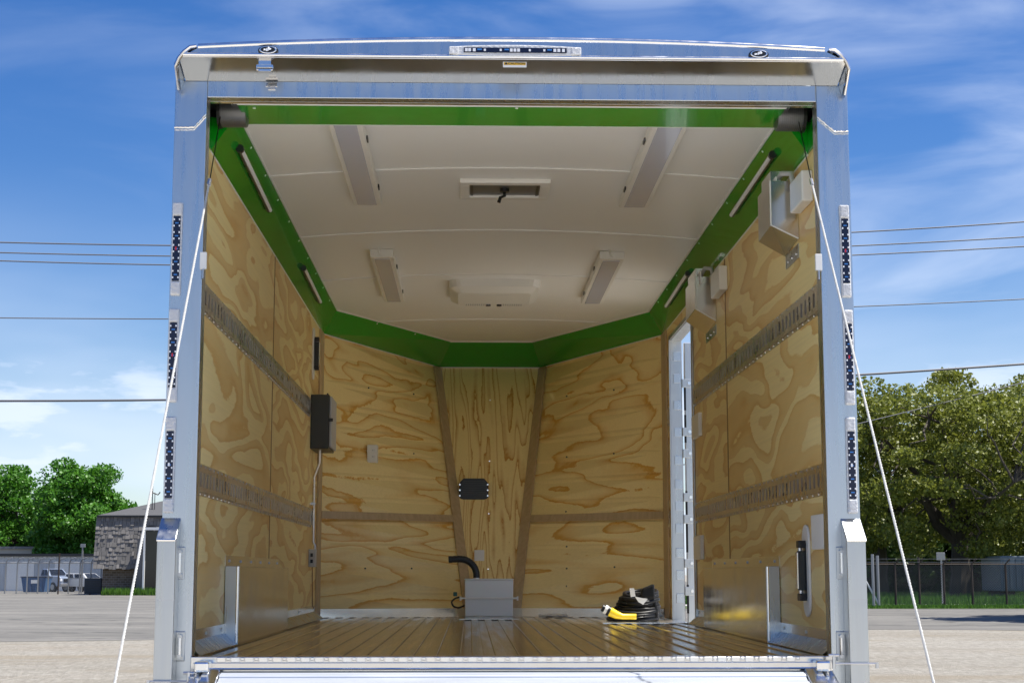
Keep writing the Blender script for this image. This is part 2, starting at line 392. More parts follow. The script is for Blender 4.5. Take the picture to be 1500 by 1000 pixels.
# tail light bars on the posts
for (tx, ty, bx, by) in ((261, 297, 257, 433), (255.5, 452, 252, 589), (251.5, 610, 246, 751), (1236, 301, 1239.5, 436), (1241.5, 454, 1245, 593), (1245, 611, 1249, 752)):
    a = P(tx, ty, 1, 0); b_ = P(bx, by, 1, 0); x = (a.x + b_.x) / 2; z1, z0 = a.z, b_.z
    L = z1 - z0; cap_ = .052
    tl = MB().box(x - .018, x + .018, -.009, 0, z0, z1); T = part(tl, 'tail_light', M_lens, bevel=.006)
    for zz in (z0, z1 - cap_): part(MB().box(x - .0155, x + .0155, -.017, -.009, zz + .003, zz + cap_ - .003), 'end_cap', M_lens, T, bevel=.006)
    part(MB().box(x - .0125, x + .0125, -.0125, -.0092, z0 + cap_, z1 - cap_), 'led_board', M_navy, T)
    m1_ = MB(); m2_ = MB(); m3_ = MB(); k = 10; hh = (L - 2 * cap_) / k
    for i in range(k):
        zz = z0 + cap_ + hh * (i + .5)
        for s in (-1, 1): m1_.box(x + s * .0095 - .0024, x + s * .0095 + .0024, -.0150, -.0124, zz - .003, zz + .003)
        if i % 2 == 0: m2_.box(x - .006, x + .006, -.0140, -.0124, zz + hh * .35, zz + hh * .35 + .004)
    m3_.box(x - .004, x + .002, -.0145, -.0124, (z0 + z1) / 2 - .006, (z0 + z1) / 2 + .006)
    part(m1_, 'led_chips', M_led, T); part(m2_, 'blue_chips', M_blueled, T); part(m3_, 'red_chip', M_redchip if ty < 600 else M_led, T)

# bumper guards beside the opening
for sx in (-1, 1):
    if sx < 0: xa, xb = P(230, 790, 1, -.078).x, P(257.5, 790, 1, -.078).x
    else: xa, xb = P(1240, 787, 1, -.078).x, P(1268, 787, 1, -.078).x
    zt_, zf_ = P(250, 760, 1, 0).z, P(240, 790, 1, -.078).z
    mb = MB().hexa([(xa, -.078, .36), (xb, -.078, .36), (xb, .0, .36), (xa, 0, .36), (xa, -.078, zf_), (xb, -.078, zf_), (xb, 0, zt_), (xa, 0, zt_)])
    if sx < 0:
        pass
    g = part(mb, 'corner_guard', M_post, bevel=.004)
    part(MB().hexa([(xa - .002, -.084, zf_ - .004), (xb + .002, -.084, zf_ - .004), (xb + .002, .0, zt_ - .002), (xa - .002, .0, zt_ - .002), (xa - .002, -.084, zf_ + .004), (xb + .002, -.084, zf_ + .004), (xb + .002, 0, zt_ + .005), (xa - .002, 0, zt_ + .005)]), 'guard_cap', M_post, g, bevel=.003)
    # bead along the foot of the cap
    part(MB().tube([(xa, -.085, zf_ - .002), (xb, -.085, zf_ - .002)], .004, 6), 'weld_bead', M_bright, g)
    part(MB().box(xa, xb, -.0795, -.077, zf_ - .205, zf_ - .2025), 'seam', M_greyplastic, g)
    for (py0, py1) in ((800, 848), (924, 968)):
        px = 264 if sx < 0 else 1232
        z1_ = P(px, py0, 1, -.01).z; z0_ = P(px, py1, 1, -.01).z; xc = P(px, py0, 1, -.01).x
        h_ = part(MB().box(xc - .016, xc + .016, -.006, .0, z0_, z1_), 'hinge_plate', M_post, bevel=.003)
        part(MB().tube([(xc - sx * -.0, -.016, z0_ + .022), (xc, -.016, z1_ - .022)], .007, 8), 'hinge_pin', M_bright, h_, smooth=True)
        mb = MB()
        for zz in (z0_ + .018, z1_ - .018): part(MB().disc((xc, -.006, zz), (0, -1, 0), .008, .012, 6), 'hinge_bolt', M_steel, h_)
    zz = P(1260, 971, 1, -.09).z - (.056 if sx < 0 else 0)
    xo = xb + .022 if sx > 0 else xa - .012; xi = xa - .06 if sx > 0 else xb + .06
    mb = MB().tube([(xi, -.095, zz), (xo, -.095, zz)], .003, 8)
    mb.tube([(xo, -.095, zz + .003), (xo, -.095, zz - .016)], .006, 8)
    mb.tube([(xi, -.095, zz + .03), (xi, -.095, zz - .02)], .006, 8).tube([(xi - .018, -.095, zz + .028), (xi + .018, -.095, zz + .028)], .005, 8)
    part(mb, 'latch_bar', M_steel, smooth=True)

# exterior shell so the trailer is whole from other places
for sx in (-1, 1):
    mb = MB()
    if sx < 0: mb.box(-1.222, -1.21, .076, 5.3, .5, zo)
    else:
        mb.box(1.21, 1.222, .076, 3.66, .5, zo).box(1.21, 1.222, 4.70, 5.3, .5, zo).box(1.21, 1.222, 3.66, 4.70, H + 1.50, zo).box(1.21, 1.222, 3.66, 4.70, .5, Z0 - .06)
    part(mb, 'side_skin', M_skin)
mb = MB()
for sx in (-1, 1): mb.poly([(sx * 1.222, 5.3, .5), (sx * .42, 7.2, .5), (sx * .42, 7.2, zo), (sx * 1.222, 5.3, zo)])
mb.poly([(-.42, 7.2, .5), (.42, 7.2, .5), (.42, 7.2, zo), (-.42, 7.2, zo)]); part(mb, 'nose_skin', M_skin)
mb = MB().box(-1.2, 1.2, .08, 5.3, Z0 - .16, Z0 - .03)
part(mb, 'chassis', M_panelbox)
for yy in (1.55, 2.4):
    for sx in (-1, 1):
        mb = MB().tube([(sx * 1.0, yy, .34), (sx * 1.2, yy, .34)], .34, 32)
        wl = part(mb, 'wheel', M_rubber, bevel=.03); part(MB().tube([(sx * 1.19, yy, .34), (sx * 1.207, yy, .34)], .2, 24), 'rim', M_bright, wl, bevel=.01)
part(MB().box(-.05, .05, 5.2, 8.3, .45, .55).box(-.03, .03, 8.15, 8.21, 0.0, .6), 'drawbar', M_panelbox)

# deck: extruded ribbed planks
mb = MB(); pw = .042
x = -1.15; i = 0
while x < 1.15:
    x1 = min(x + pw, 1.15)
    zz = Z0 if i % 2 == 0 else Z0 - .006
    yb = 5.14 + (1.15 - abs((x + x1) / 2)) * .42
    mb.box(x, x1, .05, yb, Z0 - .03, zz); x = x1; i += 1
FL = part(mb, 'deck', M_floor, bevel=.002, seg=1)
# flange of planks rendered as seams is real geometry above; worn cut-out plate in front of the nose box
a = P(655, 903, 2, Z0); part(MB().box(-.22, .16, 4.62, 5.1, Z0, Z0 + .003), 'patch_plate', M_mill, bevel=.001)

# sill: nosing with tread strip, flat lip, dark hinge gap
za = P(700, 958, 1, 0.02)
part(MB().box(-1.11, 1.11, -.02, .055, Z0 - .05, Z0 + .0035), 'sill_plate', M_mill, bevel=.002)
mb = MB()
xs = -1.02
while xs < .98:
    mb.box(xs, xs + .030, -.0275, -.0205, Z0 - .015, Z0 + .0025); mb.box(xs + .033, xs + .046, -.0265, -.0205, Z0 - .009, Z0 + .0015); xs += .048
part(mb, 'tread_strip', M_bright, bevel=.002, seg=1)
part(MB().box(-1.10, 1.08, -.030, -.0205, Z0 - .038, Z0 - .016), 'sill_lip', M_mill, bevel=.002)
part(MB().tube([(-1.09, -.033, Z0 - .037), (1.07, -.033, Z0 - .037)], .0035, 8), 'lip_edge', M_bright, smooth=True)
part(MB().box(-1.09, 1.09, -.055, -.02, Z0 - .10, Z0 - .047), 'hinge_gap', M_panelbox)
# the lowered ramp
y0r, y1r, z1r = -.060, -1.88, .05
z0r = Z0 - .047
sl_ = (z1r - z0r) / (y1r - y0r)
def rz(y): return z0r + (y - y0r) * sl_
mb = MB(); n = 9; st = (y0r - y1r) / n
for i in range(n):
    ya, yb = y0r - st * i, y0r - st * (i + 1) + .012
    mb.hexa([(-1.0, yb, rz(yb) - .03), (1.0, yb, rz(yb) - .03), (1.0, ya, rz(ya) - .03), (-1.0, ya, rz(ya) - .03), (-1.0, yb, rz(yb)), (1.0, yb, rz(yb)), (1.0, ya, rz(ya)), (-1.0, ya, rz(ya))])
    yg = (ya + yb) / 2
    for q in range(3):
        yq = ya - (ya - yb) * (q + .5) / 3
        mb.hexa([(-1.0, yq - .012, rz(yq - .012) - .001), (1.0, yq - .012, rz(yq - .012) - .001), (1.0, yq + .012, rz(yq + .012) - .001), (-1.0, yq + .012, rz(yq + .012) - .001),
                 (-1.0, yq - .010, rz(yq - .010) + .006), (1.0, yq - .010, rz(yq - .010) + .006), (1.0, yq + .010, rz(yq + .010) + .006), (-1.0, yq + .010, rz(yq + .010) + .006)])
RP = part(mb, 'ramp_door', M_ramp, bevel=.002, seg=1)
part(MB().hexa([(-1.0, y1r, rz(y1r) - .045), (1.0, y1r, rz(y1r) - .045), (1.0, y0r, rz(y0r) - .045), (-1.0, y0r, rz(y0r) - .045), (-1.0, y1r, rz(y1r) - .031), (1.0, y1r, rz(y1r) - .031), (1.0, y0r, rz(y0r) - .031), (-1.0, y0r, rz(y0r) - .031)]), 'ramp_skin', M_skin, RP)
for sx in (-1, 1):
    xa, xb = sorted((sx * 1.002, sx * 1.06)); xc, xd = sorted((sx * 1.061, sx * 1.10))
    part(MB().hexa([(xa, y1r, rz(y1r) - .04), (xb, y1r, rz(y1r) - .04), (xb, y0r, rz(y0r) - .04), (xa, y0r, rz(y0r) - .04), (xa, y1r, rz(y1r) + .012), (xb, y1r, rz(y1r) + .012), (xb, y0r, rz(y0r) + .012), (xa, y0r, rz(y0r) + .012)]), 'edge_rail', M_mill, RP, bevel=.004)
    part(MB().hexa([(xc, y1r, rz(y1r) - .05), (xd, y1r, rz(y1r) - .05), (xd, y0r, rz(y0r) - .05), (xc, y0r, rz(y0r) - .05), (xc, y1r, rz(y1r) + .004), (xd, y1r, rz(y1r) + .004), (xd, y0r, rz(y0r) + .006), (xc, y0r, rz(y0r) + .006)]), 'edge_rail', M_bright, RP, bevel=.006)
    part(MB().box(*sorted((sx * 1.035, sx * 1.085)), -.10, -.03, Z0 - .045, Z0 - .008), 'hinge_block', M_bright, RP, bevel=.008)

# assist cables: steel cable off the drum, then white rope down to the ramp end
for sx, pa, pb, pc in ((-1, (323, 170), (307.5, 263), (168, 1000)), (1, (1170, 178), (1188, 263), (1368, 1000))):
    A = P(*pa, 1, .26); B = P(*pb, 1, -.03)
    D = P(*pc, 1, -1.16)
    dd = (D - B).normalized(); Eend = B + dd * ((B.z - .14) / -dd.z)
    Eend.x = max(-1.3, min(1.3, Eend.x))
    part(MB().tube([A, B], .0022, 6), 'steel_cable', M_screw)
    pts = []
    for i in range(41):
        u = i / 40; p = B.lerp(Eend, u); pts.append(p)
    mb = MB(); LL = (Eend - B).length; nn = int(LL / .0045); s1_ = dd.orthogonal().normalized(); s2_ = dd.cross(s1_)
    for k in range(3):
        mb.tube([B + dd * (LL * i / nn) + (s1_ * math.cos(2.094 * k + i * .0045 / .030 * 6.283) + s2_ * math.sin(2.094 * k + i * .0045 / .030 * 6.283)) * .0021 for i in range(nn + 1)], .0023, 5)
    part(mb, 'rope', M_rope, smooth=True)
    part(MB().tube([B, B + dd * .03], .007, 8), 'ferrule', M_steel)
    part(MB().tube([Eend, Vector((sx * 1.08, y1r + .06, rz(y1r + .06)))], .008, 8), 'rope_anchor', M_steel)

# plywood walls
plyL1 = plywood('plywood_left_rear', 1.3, 1, k=7, fig=1.35, dark=(.66, .31, .035)); plyL2 = plywood('plywood_left_front', 5.1, 1, k=7, fig=1.4, dark=(.66, .31, .035))
plyR1 = plywood('plywood_right_rear', 8.7, 1, k=7, fig=1.3, dark=(.66, .31, .035)); plyR2 = plywood('plywood_right_front', 3.9, 1, k=7, fig=1.35, dark=(.66, .31, .035))
plyN1 = plywood('plywood_nose_left', 2.2, 0, k=8, fig=1, sc=(.75, .5, 1.55), thin=True); plyN2 = plywood('plywood_nose_right', 6.4, 0, k=7, fig=1, sc=(.7, .5, 1.5), thin=True)
plyC = plywood('plywood_nose_centre', 4.6, 2, k=11, fig=1.0, sc=(3.0, .3, .34), dark=(.60, .27, .04), thin=True)
SEAM = 2.42
T1b, T1t = H + .955, H + 1.075; T2b, T2t = H + .283, H + .40
zg = Z0 + .002
for a, b_, m_ in ((.07, SEAM - .002, plyL1), (SEAM + .002, YC, plyL2)):
    part(MB().box(-W - .05, -W, a, b_, zg, ZC), 'left_wall_panel', m_)
for a, b_, m_, z0_ in ((.07, SEAM - .002, plyR1, zg), (SEAM + .002, 3.655, plyR2, zg), (4.69, YC, plyR2, zg)):
    part(MB().box(W, W + .05, a, b_, z0_, ZC), 'right_wall_panel', m_)
part(MB().box(W, W + .05, 3.657, 4.688, H + 1.497, ZC), 'right_wall_panel', plyR2)
# dark joint strips between sheets
for sx in (-1, 1): part(MB().box(*sorted((sx * (W - .0013), sx * (W + .03))), SEAM - .014, SEAM + .014, zg, ZC - .002), 'sheet_joint', mat('joint_edge_wood', (.34, .19, .075), .6))
# corner posts
for sx in (-1, 1):
    ya = YC - .10 if sx > 0 else YC - .10
    part(MB().box(*sorted((sx * (W - .002), sx * (W - .012))), YC - .25, YC - .002, zg, ZC - .003), 'corner_trim', M_trimwood, bevel=.001)
# nose walls (leaning outwards towards the top)
def nosept(side, z):
    u = (z - Z0) / (ZC - Z0)
    return Vector((side * (.125 + (.398 - .125) * u), 5.36 + (6.92 - 5.36) * u, z))
NZ = 12
def noseskin(side, z0_, z1_, u0=0., u1=1., off=0.0):
    """sheet between the corner line and the leaning centre edge, u runs corner -> centre"""
    mb = MB(); rows = []
    for i in range(NZ + 1):
        z = z0_ + (z1_ - z0_) * i / NZ; c = Vector((side * W, YC, z)); e = nosept(side, z); d = e - c
        nr = Vector((-d.y * side, d.x * side, 0)).normalized()
        if nr.y > 0: nr = -nr
        rows.append((c + d * u0 + nr * off, c + d * u1 + nr * off, nr))
    for i in range(NZ):
        a0, b0, nr = rows[i]; a1, b1, n1 = rows[i + 1]
        mb.hexa([a0, b0, b0 - nr * .012, a0 - nr * .012, a1, b1, b1 - n1 * .012, a1 - n1 * .012])
    return mb
zt = P(560, 756, 2, 0)
ztr = H + .385
for side, m_ in ((-1, plyN1), (1, plyN2)):
    part(noseskin(side, Z0 - .0, ZC), 'nose_wall_panel', m_)
    part(noseskin(side, ztr - .025, ztr + .025, .004, .945, .016), 'rail_trim', M_trimwood)
    part(noseskin(side, Z0 + .002, ZC - .002, .935, 1.0, .018), 'nose_edge_trim', M_trimwood)
    part(noseskin(side, Z0, Z0 + .055, .01, 1.0, .022), 'kick_plate', M_mill)
    mb = MB(); 
    spots = ((540, 568), (606, 577), (606, 664), (535, 832), (603, 832), (480, 577)) if side < 0 else ((830, 580), (899, 571), (830, 669), (899, 664), (830, 760), (830, 800), (830, 832), (830, 858), (900, 830), (829, 749))
    for (px, py) in spots:
        # intersect with nose wall by marching
        d = (rt * (px - 750) - up * (py - 500) + fw * F).normalized(); best = None
        s0 = 10.0
        while s0 < 13.5:
            p = CAM + d * s0; e = nosept(side, p.z); c = Vector((side * W, YC, p.z))
            u = (abs(W) - abs(p.x)) / (W - abs(e.x)); yw = YC + (e.y - YC) * u
            if p.y >= yw - .008: best = p; break
            s0 += .005
        if best: part(MB().disc(best, (0, -1, 0), .006, .006, 8), 'wall_screw', M_screw)
mb = MB()
for i in range(NZ):
    za_, zb_ = Z0 + (ZC - Z0) * i / NZ, Z0 + (ZC - Z0) * (i + 1) / NZ
    a, b_, c, d = nosept(-1, za_), nosept(1, za_), nosept(1, zb_), nosept(-1, zb_)
    o_ = Vector((0, .012, 0)); mb.hexa([a, b_, b_ + o_, a + o_, d, c, c + o_, d + o_])
part(mb, 'nose_centre_panel', plyC)
mb = MB().box(-.13, .13, 5.33, 5.345, Z0, Z0 + .05); part(mb, 'kick_plate', M_mill)
mb = MB()
def onnose(px, py):
    d = (rt * (px - 750) - up * (py - 500) + fw * F).normalized(); s0 = 10.
    while s0 < 14:
        p = CAM + d * s0
        if p.y >= nosept(1, p.z).y - .004: return p
        s0 += .004
for px, py in ((718, 586), (717, 675), (716, 752), (715, 833)): part(MB().disc(onnose(px, py), (0, -1, 0), .005, .006, 8), 'wall_screw', M_bright)

# green cove, ceiling edge trim, ceiling
for sx in (-1, 1): part(MB().prism([(sx * (W + .02), P(330, 175, 2, H + 1.722).y - .001, ZC - .002), (sx * W, P(330, 175, 2, H + 1.722).y - .001, ZC - .002), (sx * (XE - .01), P(330, 175, 2, H + 1.722).y - .001, ZE), (sx * (W + .02), P(330, 175, 2, H + 1.722).y - .001, ZE)], (0, .004, 0)), 'green_corner_gusset', M_green)
zq = H + 1.722; YQ = P(330, 175, 2, zq).y
def cove_pts():
    lo = [Vector((-W, YQ, ZC)), Vector((-W, YC - .16, ZC)), Vector((-.398, 6.80, ZC)), Vector((.398, 6.80, ZC)), Vector((W, YC - .16, ZC)), Vector((W, YQ, ZC))]
    hi = [Vector((-XE, YQ, ZE)), Vector((-XE, YC - .06, ZE)), Vector((-.300, 6.53, ZE)), Vector((.318, 6.53, ZE)), Vector((XE, YC - .06, ZE)), Vector((XE, YQ, ZE))]
    return lo, hi
lo, hi = cove_pts()
lo[1].y = lo[4].y = YC - .0; lo[2].y = lo[3].y = 6.9
for i in range(5):
    a, b_, c, d = lo[i], lo[i + 1], hi[i + 1], hi[i]
    nr = (b_ - a).cross(d - a).normalized()
    if nr.z > 0: nr = -nr
    mb = MB(); o_ = nr * -.006
    mb.hexa([a, b_, b_ + o_, a + o_, d, c, c + o_, d + o_])
    part(mb, 'green_cove_panel', M_green)
    part(MB().tube([a + Vector((0, 0, -.002)), b_ + Vector((0, 0, -.002))], .0042, 6), 'cove_bead', M_trimwhite)
    part(MB().tube([d + nr * .002, c + nr * .002], .0055, 6), 'ceiling_bead', M_trimwhite)
    mb = MB(); L = (c - d).length; k = int(L / .46)
    for j in range(1, k):
        p = d.lerp(c, j / k) + (a - d) * .10; part(MB().disc(p, nr, .005, .003, 8), 'panel_clip', M_trimwhite)
def crown(x): return .045 * (1 - (x / XE) ** 2)
mb = MB(); NX = 24
ysec = [.10, 1.34, 2.66, 3.94, 5.06, 5.55, 6.53]
def halfw(y):
    if y <= YC - .06: return XE
    return XE + (.309 - XE) * (y - (YC - .06)) / (6.53 - YC + .06)
grid = {}
ylist = sorted(set([.10 + (6.53 - .10) * i / 60 for i in range(61)] + [YC - .06]))
for y in ylist:
    hwid = halfw(y); row = []
    for j in range(NX + 1):
        x = -hwid + 2 * hwid * j / NX
        sag = sum(math.exp(-((y - s) / .04) ** 2) for s in ysec[1:4] + [5.55]) * -.004
        row.append((x, y, ZE + .045 * (1 - (x / hwid) ** 2) * (hwid / XE) ** 2.4 + sag))
    grid[y] = row
vs_ = []; fs_ = []
for y in ylist: vs_ += grid[y]
for i in range(len(ylist) - 1):
    for j in range(NX): b0 = i * (NX + 1) + j; fs_.append((b0, b0 + 1, b0 + NX + 2, b0 + NX + 1))
mb.v = vs_; mb.f = fs_; mb.m = [0] * len(fs_)
CE = part(mb, 'ceiling_sheet', M_white, smooth=True)
mb = MB()
for i in range(len(ylist) - 1):
    for y_, yn in ((ylist[i], ylist[i + 1]),):
        for s_ in (-1, 1):
            a_ = Vector((s_ * (halfw(y_) + .004), y_, ZE - .006)); b2 = Vector((s_ * (halfw(yn) + .004), yn, ZE - .006)); mb.poly([a_, b2, b2 + Vector((0, 0, .07)), a_ + Vector((0, 0, .07))])
mb.poly([(-.32, 6.534, ZE - .006), (.32, 6.534, ZE - .006), (.32, 6.534, ZE + .07), (-.32, 6.534, ZE + .07)])
part(mb, 'ceiling_edge', M_trimwhite, CE)
for s in (1.34, 2.66, 3.94, 5.55):
    hwid = halfw(s)
    part(MB().tube([(-hwid + 2 * hwid * j / 24, s, ZE + .045 * (1 - (-1 + j / 12) ** 2) * (hwid / XE) ** 2.4 - .005) for j in range(25)], .0035, 6), 'ceiling_seam', M_trimwhite, CE, smooth=True)
# lid above cove so no sky leaks in
part(MB().box(-W, W, .0935, .12, ZT + .02, zo - .003), 'header_filler', M_panelbox)
zl0 = P(750, 150, 1, .05).z; zl1 = P(750, 155.5, 1, .0755).z
for sx in (-1, 1): part(MB().box(*sorted((sx * XE, sx * 1.2)), .08, 5.2, ZE + .006, ZE + .014), 'roof_rail', M_panelbox)
# horizontal green panel behind the header, with cut-outs for the spring drums
zq = H + 1.722
cxL = P(346, 150, 2, zq).x; cxR = P(1152, 157, 2, zq).x
ycb = P(330, 175, 2, zq).y; ypb = P(700, 184.5, 2, zq).y
mb = MB().box(cxL, cxR, .078, ycb, zq, zq + .006).box(-W, W, ycb, ypb, zq, zq + .006)
part(mb, 'green_header_panel', M_green)
for sx in (-1, 1): part(MB().box(*sorted((sx * (W - .004), sx * (W + .02))), .078, ycb - .001, ZC, zq - .001), 'green_side_panel', M_green)
part(MB().box(-W, W, ypb - .001, ypb + .005, zq - .001, ZE + .045), 'header_panel_return', M_trimwhite)
part(MB().box(P(347, 152, 1, .085).x, P(1152, 157, 1, .085).x, .0755, .092, zl1, ZT + .004), 'white_trim_strip', M_trimwhite, bevel=.002)
part(MB().box(-1.11, 1.11, .050, .0745, zl0, ZT - .0005), 'header_return_lip', M_mill)
mb = MB()
for px in (372, 757, 1104): p = P(px, 157, 2, zq); part(MB().disc((p.x, p.y + .01, zq - .0005), (0, 0, -1), .006, .003, 8), 'panel_clip', M_trimwhite)
for sx, cxx in ((-1, cxL), (1, cxR)):
    xa, xb = sorted((cxx, sx * W))
    mb = MB().box(*sorted((sx * W, sx * (W + .01))), .078, ycb, zq, zq + .09).box(xa, xb, .078, ycb, zq + .09, zq + .095).box(xa, xb, ycb - .004, ycb, zq + .007, zq + .09).box(cxx - .003, cxx + .003, .078, ycb, zq + .007, zq + .09)
    db = part(mb, 'drum_housing', M_rubber)
    xm = P(338, 160, 2, zq).x if sx < 0 else P(1163, 165, 2, zq).x
    hl = .048
    part(MB().tube([(xm - hl, .30, zq + .018), (xm + hl, .30, zq + .018)], .058, 24), 'cable_drum', M_drum, db, smooth=True)
    mb = MB()
    for i in range(12):
        xx = xm - hl + .006 + i * (2 * hl - .012) / 11
        mb.tube([(xx - .0022, .30, zq + .018), (xx + .0022, .30, zq + .018)], .0605, 24)
    part(mb, 'wound_cable', M_drum, db, smooth=True)
    part(MB().tube([(xm - sx * -hl, .30, zq + .018), (xm + sx * (hl + .012), .30, zq + .018)], .066, 24), 'drum_flange', M_screw, db)

# slotted tie-down tracks
def track(sx, z0_, z1_, y0_, y1_, name='tie_down_track'):
    f = sx * W; xin = sx * (W - .010)
    mb = MB(); e = .014
    mb.box(*sorted((f, sx * (W - .003))), y0_, y1_, z0_, z0_ + e)
    mb.box(*sorted((f, sx * (W - .003))), y0_, y1_, z1_ - e, z1_)
    mb.box(*sorted((sx * (W - .002), xin)), y0_, y1_, z0_ + e, z0_ + e + .018)
    mb.box(*sorted((sx * (W - .002), xin)), y0_, y1_, z1_ - e - .018, z1_ - e)
    y = y0_
    while y < y1_ - .02:
        mb.box(*sorted((sx * (W - .002), xin)), y, min(y + .044, y1_), z0_ + e + .018, z1_ - e - .018); y += .076
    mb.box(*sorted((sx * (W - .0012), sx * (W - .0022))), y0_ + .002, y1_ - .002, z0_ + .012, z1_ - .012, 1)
    y = y0_ + .05
    while y < y1_ - .02:
        for zz in (z0_ + e * .5, z1_ - e * .5): mb.disc((sx * (W - .0028), y, zz), (-sx, 0, 0), .0048, .003, 6, 2)
        y += .1016 * 1.0
    return part(mb, name, (M_track, M_darkslot, M_steel))
yL = P(455, 590, 0, -W).y
track(-1, T1b, T1t, .06, 4.30); track(-1, T2b, T2t, .06, 4.50)
track(1, T1b, T1t, .06, 3.60); track(1, T2b, T2t, .06, 3.60)
track(1, T1b, T1t, 4.73, YC - .25 - .003); track(1, T2b, T2t, 4.73, YC - .25 - .003)

# wheel boxes
for sx, ya, yb in ((-1, .98, 2.85), (1, 1.12, 3.02)):
    xi = sx * (W - .052); zt_ = Z0 + .315
    o = part(MB().box(*sorted((sx * W, xi)), ya, yb, Z0 + .002, zt_), 'wheel_box', M_mill, bevel=.004)
    part(MB().box(*sorted((sx * (W - .0005), sx * (W - .003))), ya - .0, yb, zt_, zt_ + .045), 'flange', M_mill, o)
    mb = MB()
    for i in range(6): part(MB().disc((sx * (W - .003), ya + .1 + i * (yb - ya - .2) / 5, zt_ + .024), (-sx, 0, 0), .006, .004, 6), 'flange_screw', M_steel, o)
    part(MB().box(*sorted((sx * (W - .002), sx * (W - .060))), ya - .006, ya + .0005, Z0 + .002, zt_ + .002), 'end_plate', M_alu, o, bevel=.002)
    part(MB().tube([(xi, ya - .003, Z0 + .01), (xi, ya - .003, zt_)], .006, 8), 'corner_bead', M_bright, o, smooth=True)
    # kick plates either end of the box
    for (q0, q1, nm) in ((.078, ya - .008, 'kick_plate'), (yb + .004, (YC - .26) if sx < 0 else 3.62, 'kick_plate')):
        k_ = part(MB().box(*sorted((sx * (W - .0005), sx * (W - .004))), q0, q1, Z0 + .045, Z0 + .085), nm, M_mill)
        part(MB().poly([(sx * (W - .004), q0, Z0 + .047), (sx * (W - .004), q1, Z0 + .047), (sx * (W - .055), q1, Z0 + .003), (sx * (W - .055), q0, Z0 + .003)]), 'sloped_flange', M_alu, k_)
        mb = MB()
        for i in range(3): part(MB().disc((sx * (W - .004), q0 + .08 + i * (q1 - q0 - .16) / 2, Z0 + .065), (-sx, 0, 0), .007, .004, 6), 'kick_screw', M_steel, k_)

# tabs on the frame where the upper tracks end
for px, py0, py1 in ((298, 369, 394), (1199, 372, 396)):
    a = P(px, py0, 1, -.01); b_ = P(px, py1, 1, -.01)
    o = part(MB().box(a.x - .012, a.x + .012, -.012, .0, b_.z, a.z), 'latch_tab', M_trimwhite, bevel=.002)
    sx = -1 if px < 700 else 1
    part(MB().box(*sorted((a.x - sx * .0, a.x + sx * -.004)), -.02, -.004, b_.z - .035, b_.z), 'tab_foot', M_steel, o)

# ceiling lights
def fixture(pts, name='ceiling_light'):
    q = [P(px, py, 2, ZE + .02) for px, py in pts]
    y0_ = min(p.y for p in q); y1_ = max(p.y for p in q); x0_ = (q[0].x + q[3].x) / 2; x1_ = (q[1].x + q[2].x) / 2
    if y0_ < .7: y0_ = .35
    zc = ZE + crown((x0_ + x1_) / 2)
    o = part(MB().box(x0_, x1_, y0_, y1_, zc - .045, zc + .0), name, M_plastic, bevel=.005)
    part(MB().box(x0_ + .022, x1_ - .022, y0_ + .05, y1_ - .025, zc - .048, zc - .044), 'diffuser', M_diff, o, bevel=.001)
    mb = MB()
    for yy in (y0_ + .25 * (y1_ - y0_), y0_ + .8 * (y1_ - y0_)):
        s = 1 if x0_ < 0 else -1; xx = x1_ if x0_ < 0 else x0_
        part(MB().box(*sorted((xx, xx + s * .006)), yy - .03, yy + .03, zc - .035, zc - .020), 'latch', M_black, o)
    part(MB().tube([((x0_ + x1_) / 2 - .02, y0_ - .05, zc), ((x0_ + x1_) / 2 - .01, y0_ - .02, zc - .03), ((x0_ + x1_) / 2, y0_, zc - .035)], .004, 6), 'lead', M_trimwhite, o)
    return o
fixture([(484, 186), (537, 186), (557, 290), (519, 290)]); fixture([(945, 188), (999, 188), (951, 294), (911, 294)])
fixture([(543, 368), (579, 367), (590, 434), (562, 434)]); fixture([(875, 370), (911, 370), (886, 437), (854, 437)])
# tubes on the cove
def covept(sx, px, py):
    """point on side cove plane"""
    a = Vector((sx * W, 0, ZC)); nr = Vector((ZE - ZC, 0, sx * (W - XE))) ; nr = Vector(((ZE - ZC) * -sx, 0, -(W - XE))).normalized()
    d = rt * (px - 750) - up * (py - 500) + fw * F
    tt = (a - CAM).dot(nr) / d.dot(nr); return CAM + d * tt, nr
for sx, p0, p1 in ((-1, (348, 216), (391, 305)), (-1, (442, 391), (466, 440)), (1, (1135, 225), (1076, 312)), (1, (1010, 399), (979, 446))):
    a, nr = covept(sx, *p0); b_, _ = covept(sx, *p1)
    a += nr * .012; b_ += nr * .012
    o = part(MB().tube([a, b_], .0135, 12), 'tube_light', M_screw, smooth=True)
    part(MB().tube([a + nr * .006, b_ + nr * .006], .0100, 12), 'diffuser', M_led, o, smooth=True)
    dv = (b_ - a).normalized(); part(MB().tube([a - dv * .012, a + dv * .012], .0165, 12), 'end_cap', M_black, o, smooth=True)
